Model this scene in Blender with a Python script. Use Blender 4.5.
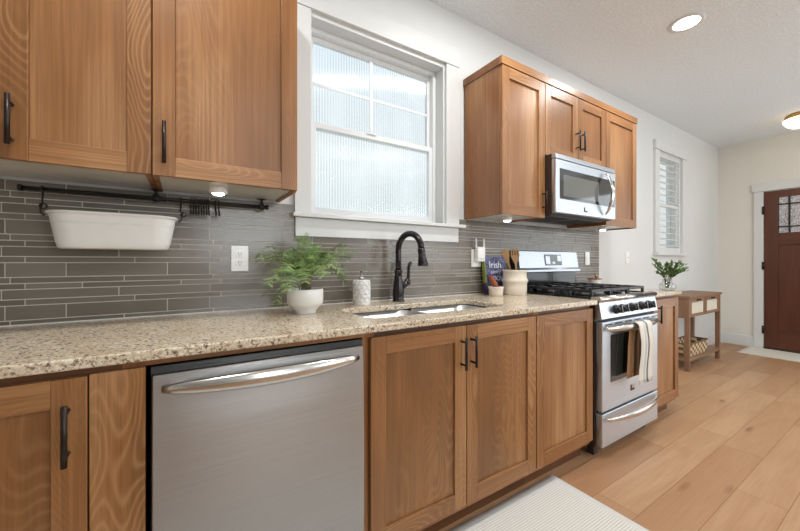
import bpy, bmesh, math, random
from mathutils import Vector, Matrix, noise as mnoise

R = math.radians
PI = math.pi
scn = bpy.context.scene
col = scn.collection
for o in list(bpy.data.objects):
    bpy.data.objects.remove(o, do_unlink=True)

# ------------------------------------------------------------------ camera
F_PX, YAW = 341.5, 0.5639
CAM = (0.0, -1.6832, 1.1311)
cd = bpy.data.cameras.new('camera')
cam = bpy.data.objects.new('camera', cd)
col.objects.link(cam)
cam.location = CAM
cam.rotation_euler = (PI / 2, 0, -YAW)
cd.sensor_width = 36.0
cd.lens = F_PX * 36.0 / 800.0
cd.shift_y = -3.6 / 800.0
cd.clip_start = 0.02
scn.camera = cam

# ------------------------------------------------------------------ exposure
scn.view_settings.view_transform = 'Standard'
scn.view_settings.look = 'None'
scn.view_settings.gamma = 1.0
scn.view_settings.use_curve_mapping = False
scn.view_settings.exposure = 0.12

# ------------------------------------------------------------------ world: pale bright sky with soft cloud
w = bpy.data.worlds.new('sky')
scn.world = w
w.use_nodes = True
nt = w.node_tree
bg = nt.nodes['Background']
tc = nt.nodes.new('ShaderNodeTexCoord')
sep = nt.nodes.new('ShaderNodeSeparateXYZ')
nt.links.new(tc.outputs['Generated'], sep.inputs[0])
rp = nt.nodes.new('ShaderNodeValToRGB')
rp.color_ramp.elements[0].position = 0.0
rp.color_ramp.elements[0].color = (0.70, 0.74, 0.74, 1)
rp.color_ramp.elements[1].position = 0.75
rp.color_ramp.elements[1].color = (0.68, 0.79, 0.95, 1)
e = rp.color_ramp.elements.new(0.33); e.color = (0.83, 0.875, 0.89, 1)
nt.links.new(sep.outputs['Z'], rp.inputs[0])
mp = nt.nodes.new('ShaderNodeMapping'); mp.inputs['Scale'].default_value = (1.2, 1.2, 5.0)
nt.links.new(tc.outputs['Generated'], mp.inputs[0])
nz = nt.nodes.new('ShaderNodeTexNoise'); nz.inputs['Scale'].default_value = 2.2
nz.inputs['Detail'].default_value = 4
nt.links.new(mp.outputs[0], nz.inputs['Vector'])
r2 = nt.nodes.new('ShaderNodeValToRGB')
r2.color_ramp.elements[0].position = 0.56; r2.color_ramp.elements[0].color = (0, 0, 0, 1)
r2.color_ramp.elements[1].position = 0.72; r2.color_ramp.elements[1].color = (.35, .35, .35, 1)
nt.links.new(nz.outputs['Fac'], r2.inputs[0])
mx = nt.nodes.new('ShaderNodeMix'); mx.data_type = 'RGBA'
nt.links.new(r2.outputs[0], mx.inputs['Factor'])
nt.links.new(rp.outputs[0], mx.inputs['A'])
mx.inputs['B'].default_value = (0.95, 0.97, 1.0, 1)
nt.links.new(mx.outputs['Result'], bg.inputs['Color'])
bg.inputs['Strength'].default_value = 1.15

# ------------------------------------------------------------------ large area lights added as fill, placed at invented, unseen window openings
def area(name, loc, rot, sx, sy, power, color=(1, 1, 1)):
    l = bpy.data.lights.new(name, 'AREA')
    l.shape = 'RECTANGLE'; l.size = sx; l.size_y = sy
    l.energy = power; l.color = color
    o = bpy.data.objects.new(name, l); col.objects.link(o)
    o.location = loc; o.rotation_euler = rot
    return o
BACK_Y = -4.8
ADDED_OPENINGS = [(0.3, 1.6, 0.85, 2.45), (3.0, 5.2, 0.85, 2.45)]  # unseen back-wall window openings, added for fill
ADDED_ENTRY_OPENING = (-4.0, -1.9, 0.12, 2.4)  # unseen entry window, added to light the room and brighten the range's reflections
DAY_FILL_POWER = [31, 39]
ENTRY_FILL_POWER = 26
for (a, b, c, d), p in zip(ADDED_OPENINGS, DAY_FILL_POWER):
    area('added_daylight', ((a + b) / 2, BACK_Y + 0.30, (c + d) / 2), (R(122), 0, 0), b - a, (d - c) * 0.9, p, (0.88, 0.945, 1.0))
area('added_daylight', (6.40 - 0.15, (ADDED_ENTRY_OPENING[0] + ADDED_ENTRY_OPENING[1]) / 2, (ADDED_ENTRY_OPENING[2] + ADDED_ENTRY_OPENING[3]) / 2), (R(100), 0, R(90)), ADDED_ENTRY_OPENING[1] - ADDED_ENTRY_OPENING[0], ADDED_ENTRY_OPENING[3] - ADDED_ENTRY_OPENING[2], ENTRY_FILL_POWER, (0.88, 0.94, 1.0))  # added fill lamp at the invented entry window
CAN_POWER, PUCK_POWER, DOME_EMIT = 12.5, 0.5, 3.2
CANS = [(2.86, -0.77), (1.42, -0.77), (-0.10, -0.77), (2.86, -2.6), (4.6, -2.4), (0.6, -3.0)]  # only the first can is seen; the rest are added for fill

# ------------------------------------------------------------------ material helpers
def srgb(r, g, b):
    f = lambda c: (c / 255 / 12.92) if c / 255 <= 0.04045 else ((c / 255 + 0.055) / 1.055) ** 2.4
    return (f(r), f(g), f(b), 1.0)

class NT:
    def __init__(s, name):
        s.m = bpy.data.materials.new(name); s.m.use_nodes = True
        s.t = s.m.node_tree; s.b = s.t.nodes['Principled BSDF']
        s.out = s.t.nodes['Material Output']
    def n(s, typ, **kw):
        nd = s.t.nodes.new(typ)
        for k, v in kw.items():
            if k in nd.inputs.keys(): s.put(nd.inputs[k], v)
            else: setattr(nd, k, v)
        return nd
    def put(s, sock, v):
        if hasattr(v, 'links') or isinstance(v, bpy.types.NodeSocket): s.t.links.new(v, sock)
        else: sock.default_value = v
    def math(s, op, a, b=0.0, c=0.0, clamp=False):
        nd = s.t.nodes.new('ShaderNodeMath'); nd.operation = op; nd.use_clamp = clamp
        s.put(nd.inputs[0], a); s.put(nd.inputs[1], b); s.put(nd.inputs[2], c)
        return nd.outputs[0]
    def vmath(s, op, a, b=(0, 0, 0)):
        nd = s.t.nodes.new('ShaderNodeVectorMath'); nd.operation = op
        s.put(nd.inputs[0], a); s.put(nd.inputs[1], b)
        return nd.outputs[0]
    def mix(s, f, a, b, mode='MIX'):
        nd = s.t.nodes.new('ShaderNodeMix'); nd.data_type = 'RGBA'; nd.blend_type = mode
        s.put(nd.inputs['Factor'], f); s.put(nd.inputs['A'], a); s.put(nd.inputs['B'], b)
        return nd.outputs['Result']
    def ramp(s, f, stops, interp='LINEAR'):
        nd = s.t.nodes.new('ShaderNodeValToRGB'); cr = nd.color_ramp; cr.interpolation = interp
        while len(cr.elements) < len(stops): cr.elements.new(0.5)
        for el, (p, c) in zip(cr.elements, stops):
            el.position = p; el.color = c if len(c) == 4 else (*c, 1)
        s.put(nd.inputs[0], f)
        return nd.outputs[0]
    def noise(s, vec, scale, detail=2, rough=0.5, dist=0.0):
        nd = s.t.nodes.new('ShaderNodeTexNoise')
        s.put(nd.inputs['Vector'], vec); nd.inputs['Scale'].default_value = scale
        nd.inputs['Detail'].default_value = detail; nd.inputs['Roughness'].default_value = rough
        nd.inputs['Distortion'].default_value = dist
        return nd.outputs['Fac']
    def obj(s): return s.t.nodes.new('ShaderNodeTexCoord').outputs['Object']
    def bump(s, h, strength=0.2, dist=0.002):
        nd = s.t.nodes.new('ShaderNodeBump'); nd.inputs['Strength'].default_value = strength
        nd.inputs['Distance'].default_value = dist; s.put(nd.inputs['Height'], h)
        s.t.links.new(nd.outputs[0], s.b.inputs['Normal'])
    def set(s, **kw):
        for k, v in kw.items():
            s.put(s.b.inputs[k.replace('_', ' ')], v)
        return s

def plain(name, c, rough=0.5, metal=0.0, var=0.04, vscale=30, bump=0.0, **kw):
    s = NT(name)
    n = s.noise(s.obj(), vscale, 3)
    lo = tuple(x * (1 - var) for x in c[:3]) + (1,)
    hi = tuple(min(1, x * (1 + var)) for x in c[:3]) + (1,)
    s.set(Base_Color=s.ramp(n, [(0.3, lo), (0.7, hi)]), Roughness=rough, Metallic=metal, **kw)
    if bump: s.bump(s.noise(s.obj(), vscale * 4, 2), bump, 0.001)
    return s.m

def emit(name, c, strength):
    s = NT(name)
    s.set(Base_Color=c, Emission_Color=c, Emission_Strength=strength)
    return s.m

def wood(name, along, base, dark, light, off=0.0, rough=0.36, cath=1.0):
    """figured wood; along = axis index of the grain"""
    s = NT(name)
    o = s.obj()
    rnd = s.t.nodes.new('ShaderNodeObjectInfo').outputs['Random']
    comb = s.n('ShaderNodeCombineXYZ')
    a = s.math('MULTIPLY', rnd, 37.0)
    s.put(comb.inputs[0], s.math('ADD', a, off)); s.put(comb.inputs[1], s.math('ADD', a, off * 1.7)); s.put(comb.inputs[2], s.math('MULTIPLY', a, 0.6))
    v = s.vmath('ADD', o, comb.outputs[0])
    def sc(ac, al):
        k = [ac, ac, ac]; k[along] = al
        return s.vmath('MULTIPLY', v, tuple(k))
    broad = s.noise(sc(4.0, 0.8), 1.0, 3, 0.55)
    streak = s.noise(sc(130.0, 2.0), 1.0, 3, 0.6)
    pore = s.noise(sc(420.0, 12.0), 1.0, 1)
    fig = s.noise(sc(6.5, 1.5), 1.0, 1.2, 0.4, 0.2)
    lines = s.math('SINE', s.math('MULTIPLY', fig, 230.0))
    lines = s.math('POWER', s.math('MULTIPLY_ADD', lines, 0.5, 0.5), 3.0)
    mask = s.ramp(s.noise(sc(2.2, 0.9), 1.0, 1), [(0.46, (0, 0, 0)), (0.66, (1, 1, 1))])
    c = s.ramp(broad, [(0.25, dark), (0.5, base), (0.75, light)])
    c = s.mix(s.math('MULTIPLY', s.ramp(streak, [(0.35, (1, 1, 1)), (0.62, (0, 0, 0))]), 0.55), c, dark)
    c = s.mix(s.math('MULTIPLY', s.math('MULTIPLY', lines, mask), 0.40 * cath), c, light)
    c = s.mix(s.math('MULTIPLY', s.ramp(pore, [(0.3, (1, 1, 1)), (0.5, (0, 0, 0))]), 0.12), c, dark)
    s.set(Base_Color=c, Roughness=rough, Specular_IOR_Level=0.45)
    s.bump(streak, 0.06, 0.0008)
    return s.m

WB, WD, WL = srgb(156, 107, 64), srgb(112, 73, 40), srgb(196, 150, 104)
M = {}
M['wood_v'] = wood('cabinet_wood_vertical', 2, WB, WD, WL)
M['wood_h'] = wood('cabinet_wood_horizontal', 0, WB, WD, WL, 3.3)
M['wood_p'] = wood('cabinet_wood_panel', 2, srgb(152, 104, 62), srgb(114, 75, 42), WL, 7.9, cath=0.5)
M['wood_s'] = wood('cabinet_wood_side', 2, srgb(150, 99, 61), srgb(116, 75, 44), WL, 5.1, 0.27, cath=0.4)
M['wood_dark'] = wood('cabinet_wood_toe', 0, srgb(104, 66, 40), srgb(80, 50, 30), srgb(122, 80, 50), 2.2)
M['console_v'] = wood('console_wood_vertical', 2, srgb(138, 104, 80), srgb(112, 82, 60), srgb(158, 124, 98), 1.1, 0.5, 0.5)
M['console_h'] = wood('console_wood_horizontal', 0, srgb(146, 112, 86), srgb(118, 88, 64), srgb(168, 134, 106), 4.1, 0.5, 0.5)
M['door_v'] = wood('door_wood_vertical', 2, srgb(94, 53, 35), srgb(70, 37, 24), srgb(112, 65, 44), 1.9, 0.36, 0.4)
M['door_h'] = wood('door_wood_horizontal', 1, srgb(94, 53, 35), srgb(70, 37, 24), srgb(112, 65, 44), 5.9, 0.36, 0.4)
M['spoon_wood'] = wood('utensil_wood', 2, srgb(178, 140, 98), srgb(150, 112, 74), srgb(200, 164, 122), 2.5, 0.55, 0.3)
M['pestle_wood'] = wood('pestle_wood', 2, srgb(170, 92, 52), srgb(146, 74, 40), srgb(186, 108, 66), 2.5, 0.45, 0.3)

M['wall'] = plain('white_wall_paint', srgb(216, 217, 215), 0.75, var=0.01, vscale=3, bump=0.05)
M['wall_far'] = plain('lamp_warmed_wall_paint', srgb(224, 220, 211), 0.75, var=0.01, vscale=3, bump=0.05)  # warm tone holds the dome lamp's glow on this wall
M['trim'] = plain('white_trim_paint', srgb(216, 217, 215), 0.4, var=0.008, vscale=4)
M['vinyl'] = plain('white_vinyl', srgb(230, 232, 233), 0.3, var=0.008, vscale=4)

def ceiling_mat():
    s = NT('textured_ceiling')
    o = s.obj()
    n = s.noise(o, 70, 4, 0.6)
    h = s.ramp(n, [(0.42, (0, 0, 0)), (0.6, (1, 1, 1))])
    s.set(Base_Color=s.mix(h, srgb(228, 236, 240), srgb(240, 246, 249)), Roughness=0.9)
    s.bump(h, 0.5, 0.004)
    return s.m
M['ceiling'] = ceiling_mat()

def floor_mat():
    s = NT('oak_plank_floor')
    o = s.obj()
    sp = s.n('ShaderNodeSeparateXYZ'); s.put(sp.inputs[0], o)
    x, y = sp.outputs[0], sp.outputs[1]
    W = 0.176
    yy = s.math('DIVIDE', s.math('ADD', y, 0.788 + W * 40), W)
    row = s.math('FLOOR', yy); fy = s.math('FRACT', yy)
    wn = s.n('ShaderNodeTexWhiteNoise', noise_dimensions='1D'); s.put(wn.inputs['W'], row)
    L = 1.25
    xx = s.math('ADD', s.math('DIVIDE', s.math('ADD', x, 40.0), L), s.math('MULTIPLY', wn.outputs['Value'], 7.0))
    pid = s.math('FLOOR', xx); fx = s.math('FRACT', xx)
    cmb = s.n('ShaderNodeCombineXYZ'); s.put(cmb.inputs[0], pid); s.put(cmb.inputs[1], row)
    w2 = s.n('ShaderNodeTexWhiteNoise', noise_dimensions='2D'); s.put(w2.inputs['Vector'], cmb.outputs[0])
    tone = w2.outputs['Value']
    off = s.vmath('MULTIPLY', w2.outputs['Color'], (13.0, 17.0, 9.0))
    v = s.vmath('ADD', o, off)
    g1 = s.noise(s.vmath('MULTIPLY', v, (1.3, 9.0, 1)), 1.0, 3, 0.55, 0.6)
    g2 = s.noise(s.vmath('MULTIPLY', v, (4.0, 110.0, 1)), 1.0, 3)
    c = s.ramp(tone, [(0.0, srgb(170, 128, 94)), (0.35, srgb(182, 143, 108)), (0.7, srgb(191, 154, 119)), (1.0, srgb(176, 136, 101))])
    c = s.mix(s.math('MULTIPLY', s.ramp(g1, [(0.3, (1, 1, 1)), (0.6, (0, 0, 0))]), 0.42), c, srgb(158, 112, 76))
    c = s.mix(s.math('MULTIPLY', s.ramp(g2, [(0.35, (1, 1, 1)), (0.6, (0, 0, 0))]), 0.26), c, srgb(150, 106, 70))
    vor = s.n('ShaderNodeTexVoronoi'); s.put(vor.inputs['Vector'], s.vmath('MULTIPLY', v, (1.7, 6.5, 0))); vor.inputs['Scale'].default_value = 1.0
    kd = s.math('ADD', vor.outputs['Distance'], s.math('MULTIPLY', s.math('SUBTRACT', g1, 0.5), 0.30))
    knot = s.ramp(kd, [(0.02, (1, 1, 1)), (0.12, (0, 0, 0))])
    wk = s.n('ShaderNodeTexWhiteNoise', noise_dimensions='3D'); s.put(wk.inputs['Vector'], vor.outputs['Position'])
    sel = s.math('GREATER_THAN', wk.outputs['Value'], 0.3)
    c = s.mix(s.math('MULTIPLY', s.math('MULTIPLY', knot, sel), 0.7), c, srgb(120, 78, 46))
    gy = s.math('LESS_THAN', s.math('MINIMUM', fy, s.math('SUBTRACT', 1.0, fy)), 0.008)
    gx = s.math('LESS_THAN', s.math('MINIMUM', fx, s.math('SUBTRACT', 1.0, fx)), 0.0012)
    gap = s.math('MAXIMUM', gx, gy)
    c = s.mix(s.math('MULTIPLY', gap, 0.75), c, srgb(112, 78, 50))
    s.set(Base_Color=c, Roughness=s.math('MULTIPLY_ADD', g2, 0.15, 0.36), Specular_IOR_Level=0.4)
    s.bump(s.math('SUBTRACT', s.math('MULTIPLY', g2, 0.3), gap), 0.12, 0.001)
    return s.m
M['floor'] = floor_mat()

def granite_mat():
    s = NT('speckled_beige_granite')
    o = s.obj()
    d = s.vmath('ADD', o, s.vmath('MULTIPLY', s.n('ShaderNodeTexNoise', Vector=o, Scale=40.0).outputs['Color'], (0.02, 0.02, 0.02)))
    a = s.noise(d, 135, 5, 0.62)
    b = s.noise(d, 62, 4, 0.6)
    cc = s.noise(o, 8, 3)
    c = s.ramp(a, [(0.28, srgb(140, 114, 90)), (0.40, srgb(186, 165, 138)), (0.52, srgb(216, 201, 177)), (0.66, srgb(233, 224, 208))])
    c = s.mix(s.math('MULTIPLY', s.ramp(cc, [(0.4, (0, 0, 0)), (0.65, (1, 1, 1))]), 0.35), c, srgb(186, 158, 122))
    dk = s.ramp(s.math('ADD', s.math('MULTIPLY', a, 0.55), s.math('MULTIPLY', b, 0.45)), [(0.415, (1, 1, 1)), (0.47, (0, 0, 0))])
    c = s.mix(s.math('MULTIPLY', dk, 0.8), c, srgb(82, 66, 54))
    vor = s.n('ShaderNodeTexVoronoi', feature='F1'); s.put(vor.inputs['Vector'], d); vor.inputs['Scale'].default_value = 170
    sp = s.ramp(vor.outputs['Distance'], [(0.12, (1, 1, 1)), (0.3, (0, 0, 0))])
    wn = s.n('ShaderNodeTexWhiteNoise', noise_dimensions='3D'); s.put(wn.inputs['Vector'], vor.outputs['Position'])
    s2 = s.math('MULTIPLY', sp, s.math('GREATER_THAN', wn.outputs['Value'], 0.66))
    c = s.mix(s.math('MULTIPLY', s2, 0.8), c, srgb(58, 46, 40))
    s.set(Base_Color=c, Roughness=0.16, Specular_IOR_Level=0.5)
    return s.m
M['granite'] = granite_mat()

def tile_mat(name, c):
    s = NT(name)
    o = s.obj()
    n = s.noise(s.vmath('MULTIPLY', o, (18.0, 18.0, 160.0)), 1.0, 3)
    n2 = s.noise(o, 3.0, 2)
    lo = tuple(x * 0.88 for x in c[:3]); hi = tuple(x * 1.1 for x in c[:3])
    s.set(Base_Color=s.ramp(s.math('MULTIPLY_ADD', n, 0.5, s.math('MULTIPLY', n2, 0.5)), [(0.3, lo), (0.7, hi)]),
          Roughness=0.22, Specular_IOR_Level=0.6)
    s.bump(n, 0.12, 0.0015)
    return s.m
M['tile_a'] = tile_mat('grey_glass_tile', srgb(116, 109, 99))
M['tile_b'] = tile_mat('taupe_glass_tile', srgb(108, 101, 90))
M['tile_c'] = tile_mat('cool_grey_glass_tile', srgb(122, 116, 107))
M['grout'] = plain('pale_grout', srgb(214, 208, 197), 0.85, var=0.03)

def steel(name, c, rough, axis=0, aniso=0.75):
    s = NT(name)
    k = [3.0, 400.0, 400.0] if axis == 0 else [400.0, 400.0, 3.0]
    n = s.noise(s.vmath('MULTIPLY', s.obj(), tuple(k)), 1.0, 2)
    lo = tuple(x * 0.95 for x in c[:3]); hi = tuple(min(1, x * 1.04) for x in c[:3])
    s.set(Base_Color=s.ramp(n, [(0.3, lo), (0.7, hi)]), Metallic=1.0, Roughness=s.math('MULTIPLY_ADD', n, 0.08, rough))
    tg = s.n('ShaderNodeTangent', direction_type='RADIAL', axis='X')
    s.put(s.b.inputs['Tangent'], tg.outputs[0]); s.b.inputs['Anisotropic'].default_value = aniso
    return s.m
M['steel'] = steel('brushed_stainless_steel', srgb(172, 171, 170), 0.30)
M['steel_bright'] = steel('bright_stainless_steel', srgb(202, 208, 216), 0.32)
M['steel_pol'] = steel('polished_steel', srgb(210, 208, 204), 0.16, aniso=0.0)
M['sink_steel'] = steel('sink_stainless_steel', srgb(216, 217, 220), 0.36, aniso=0.0)
M['bronze'] = plain('oil_rubbed_bronze', srgb(62, 58, 60), 0.24, 0.85, 0.15, 40)
M['pull'] = plain('dark_bronze_pull', srgb(50, 42, 38), 0.38, 0.6, 0.1, 60)
M['black'] = plain('black_plastic', srgb(22, 22, 23), 0.35)
M['black_metal'] = plain('black_coated_metal', srgb(24, 23, 23), 0.42, 0.2)
M['cast_iron'] = plain('black_cast_iron', srgb(38, 38, 40), 0.36, 0.2, 0.2, 90, 0.1)
M['black_enamel'] = plain('black_enamel', srgb(16, 16, 17), 0.12)
M['dark_side'] = plain('dark_brown_painted_metal', srgb(60, 48, 42), 0.4, 0.2)
M['dark_glass'] = plain('dark_glass', srgb(40, 42, 42), 0.05, var=0.02, Specular_IOR_Level=0.9)
M['grey_glass'] = plain('reflection_grey_glass', srgb(104, 106, 104), 0.06, var=0.02, Specular_IOR_Level=0.8)  # lighter grey holds the reflection of the bright room
M['white_gloss'] = plain('white_melamine', srgb(222, 220, 214), 0.16, var=0.01)
M['white_plastic'] = plain('white_plastic', srgb(240, 240, 238), 0.35, var=0.01)
M['slot'] = plain('dark_slot', srgb(60, 58, 56), 0.6)
M['white_enamel'] = plain('white_enamel', srgb(232, 231, 228), 0.3, var=0.015)
M['white_ceramic'] = plain('white_ceramic', srgb(232, 230, 226), 0.28, var=0.02)
M['cream_ceramic'] = plain('cream_stoneware', srgb(228, 216, 200), 0.4, var=0.03)
M['brass'] = plain('brushed_brass', srgb(190, 150, 84), 0.25, 1.0)
M['lens'] = emit('bright_lamp_lens', (1.0, 0.97, 0.92, 1), 9.0)
M['puck_lens'] = emit('bright_puck_lens', (0.95, 0.98, 1.0, 1), 12.0)
M['dome'] = emit('lit_frosted_glass', (1.0, 0.86, 0.62, 1), DOME_EMIT)
M['soil'] = plain('dark_soil', srgb(60, 46, 34), 0.95, var=0.3, vscale=200, bump=0.4)
def leaf(name, a, b):
    s = NT(name)
    n = s.noise(s.obj(), 55, 3)
    s.set(Base_Color=s.ramp(n, [(0.3, a), (0.7, b)]), Roughness=0.5, Subsurface_Weight=0.0)
    return s.m
M['fern'] = leaf('fern_green', srgb(72, 106, 42), srgb(124, 154, 78))
M['fern_light'] = leaf('light_fern_green', srgb(112, 142, 74), srgb(164, 184, 122))
M['stem'] = leaf('brown_green_stem', srgb(88, 92, 48), srgb(112, 110, 62))
M['euca'] = leaf('deep_leaf_green', srgb(70, 100, 58), srgb(122, 148, 100))

def glass_mat(name, tint, ribs=0.0, axis=0, gloss=0.12):
    """thin clear or ribbed pane: mostly see-through with a soft surface sheen"""
    s = NT(name)
    s.t.nodes.remove(s.b)
    tr = s.n('ShaderNodeBsdfTransparent')
    tl = s.n('ShaderNodeBsdfTranslucent'); tl.inputs[0].default_value = (0.93, 0.96, 0.96, 1)
    gl = s.n('ShaderNodeBsdfGlossy'); gl.inputs['Roughness'].default_value = 0.12
    o = s.obj()
    sp = s.n('ShaderNodeSeparateXYZ'); s.put(sp.inputs[0], o)
    if ribs:
        rib = s.math('MULTIPLY_ADD', s.math('SINE', s.math('MULTIPLY', sp.outputs[axis], 2 * PI / ribs)), 0.5, 0.5)
        thin = s.math('POWER', rib, 4.0)
        c = s.mix(s.math('MULTIPLY', thin, s.math('MULTIPLY_ADD', s.noise(s.vmath('MULTIPLY', o, (6.0, 6.0, 3.0)), 1.0, 2), 1.2, -0.25)), tint, tuple(x * 0.66 for x in tint[:3]) + (1,))
        s.put(tr.inputs[0], c)
        bm = s.n('ShaderNodeBump'); bm.inputs['Strength'].default_value = 0.7; bm.inputs['Distance'].default_value = 0.003
        s.put(bm.inputs['Height'], rib); s.t.links.new(bm.outputs[0], gl.inputs['Normal'])
        m1 = s.n('ShaderNodeMixShader'); m1.inputs[0].default_value = 0.12
    else:
        tr.inputs[0].default_value = tint
        m1 = s.n('ShaderNodeMixShader'); m1.inputs[0].default_value = 0.0
    s.t.links.new(tr.outputs[0], m1.inputs[1]); s.t.links.new(tl.outputs[0], m1.inputs[2])
    fr = s.n('ShaderNodeFresnel'); bf = s.n('ShaderNodeNewGeometry').outputs['Backfacing']
    s.put(fr.inputs['IOR'], s.math('ADD', s.math('MULTIPLY', bf, 1 / 1.45 - 1.45), 1.45))
    m2 = s.n('ShaderNodeMixShader'); s.put(m2.inputs[0], s.math('MULTIPLY_ADD', fr.outputs[0], 0.9, gloss * 0.2, True))
    s.t.links.new(m1.outputs[0], m2.inputs[1]); s.t.links.new(gl.outputs[0], m2.inputs[2])
    s.t.links.new(m2.outputs[0], s.out.inputs['Surface'])
    return s.m
M['rib_glass'] = glass_mat('ribbed_window_glass', (0.95, 0.975, 0.98, 1), 0.016)
M['clear_glass'] = glass_mat('clear_glass', (0.985, 0.99, 0.985, 1))
M['vase_glass'] = glass_mat('vase_glass', (0.95, 0.96, 0.95, 1), gloss=0.3)

def pebble_glass():
    s = NT('pebbled_door_glass')
    n = s.noise(s.obj(), 130, 3, 0.7)
    s.set(Base_Color=s.ramp(n, [(0.38, srgb(104, 94, 94)), (0.5, srgb(186, 180, 182)), (0.62, srgb(240, 240, 244))]), Roughness=0.18)
    s.bump(n, 0.6, 0.004)
    return s.m
M['pebble_glass'] = pebble_glass()

def rug_mat(name, a, b, per, axis):
    s = NT(name)
    o = s.obj()
    sp = s.n('ShaderNodeSeparateXYZ'); s.put(sp.inputs[0], o)
    wv = s.math('MULTIPLY_ADD', s.math('SINE', s.math('MULTIPLY', sp.outputs[axis], 2 * PI / per)), 0.5, 0.5)
    wv2 = s.math('MULTIPLY_ADD', s.math('SINE', s.math('MULTIPLY', sp.outputs[1 - axis], 2 * PI / (per * 0.7))), 0.5, 0.5)
    n = s.noise(o, 160, 3)
    h = s.math('ADD', s.math('MULTIPLY', wv, 0.6), s.math('ADD', s.math('MULTIPLY', wv2, 0.25), s.math('MULTIPLY', n, 0.4)))
    s.set(Base_Color=s.ramp(h, [(0.2, a), (0.8, b)]), Roughness=0.95, Specular_IOR_Level=0.1)
    s.bump(h, 0.3, 0.002)
    return s.m
M['rug'] = rug_mat('ribbed_cream_rug', srgb(186, 183, 176), srgb(224, 221, 214), 0.011, 1)
M['rug_edge'] = rug_mat('rug_binding', srgb(196, 194, 190), srgb(218, 216, 211), 0.006, 0)
M['mat'] = rug_mat('door_mat_weave', srgb(206, 200, 186), srgb(226, 221, 208), 0.02, 0)

def towel_mat(name, stops, per):
    s = NT(name)
    sp = s.n('ShaderNodeSeparateXYZ'); s.put(sp.inputs[0], s.t.nodes.new('ShaderNodeTexCoord').outputs['UV'])
    c = s.ramp(sp.outputs[0], stops, 'CONSTANT')
    n = s.noise(s.obj(), 400, 2)
    s.set(Base_Color=s.mix(s.math('MULTIPLY', n, 0.25), c, srgb(150, 138, 124)), Roughness=0.95, Specular_IOR_Level=0.1)
    s.bump(n, 0.4, 0.002)
    return s.m
CR, GR = srgb(236, 230, 218), srgb(140, 146, 156)
M['towel_cream'] = towel_mat('cream_striped_cloth', [(0, CR), (0.30, srgb(206, 208, 210)), (0.40, CR), (0.46, GR), (0.56, srgb(96, 100, 108)), (0.61, CR), (0.90, srgb(214, 206, 190)), (0.95, CR)], 1)
M['towel_tan'] = towel_mat('tan_striped_cloth', [(0, srgb(176, 134, 92)), (0.30, srgb(206, 180, 146)), (0.42, srgb(120, 86, 60)), (0.62, srgb(186, 146, 104)), (0.8, srgb(84, 64, 52)), (0.92, srgb(190, 152, 112))], 1)
M['cane'] = rug_mat('woven_cane', srgb(196, 190, 172), srgb(224, 219, 204), 0.008, 0)
M['basket_light'] = plain('pale_rattan', srgb(206, 184, 150), 0.7, var=0.15, vscale=60)
M['basket_dark'] = plain('brown_rattan', srgb(118, 88, 58), 0.7, var=0.2, vscale=60)

def book_mat():
    s = NT('floral_book_cover')
    o = s.obj()
    vor = s.n('ShaderNodeTexVoronoi', feature='F1'); s.put(vor.inputs['Vector'], o); vor.inputs['Scale'].default_value = 62
    n = s.noise(o, 45, 3, 0.6, 1.5)
    c = s.ramp(n, [(0.36, srgb(30, 34, 54)), (0.48, srgb(58, 58, 104)), (0.56, srgb(128, 124, 182)), (0.62, srgb(44, 48, 72)), (0.7, srgb(186, 186, 210))], 'CONSTANT')
    c = s.mix(s.ramp(vor.outputs['Distance'], [(0.1, (0.7, 0.7, 0.7)), (0.3, (0, 0, 0))]), c, srgb(120, 130, 150))
    s.set(Base_Color=c, Roughness=0.35)
    return s.m
M['book_cover'] = book_mat()
M['book_spine'] = plain('olive_green_spine', srgb(128, 136, 62), 0.5, var=0.1)
M['book_purple'] = plain('purple_spine', srgb(64, 44, 84), 0.5, var=0.1)
M['paper'] = plain('paper', srgb(230, 224, 210), 0.8, var=0.05, vscale=200)
M['ink_white'] = plain('white_ink', srgb(226, 228, 240), 0.5)
M['teal'] = plain('teal_ink', srgb(96, 146, 136), 0.5)

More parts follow.
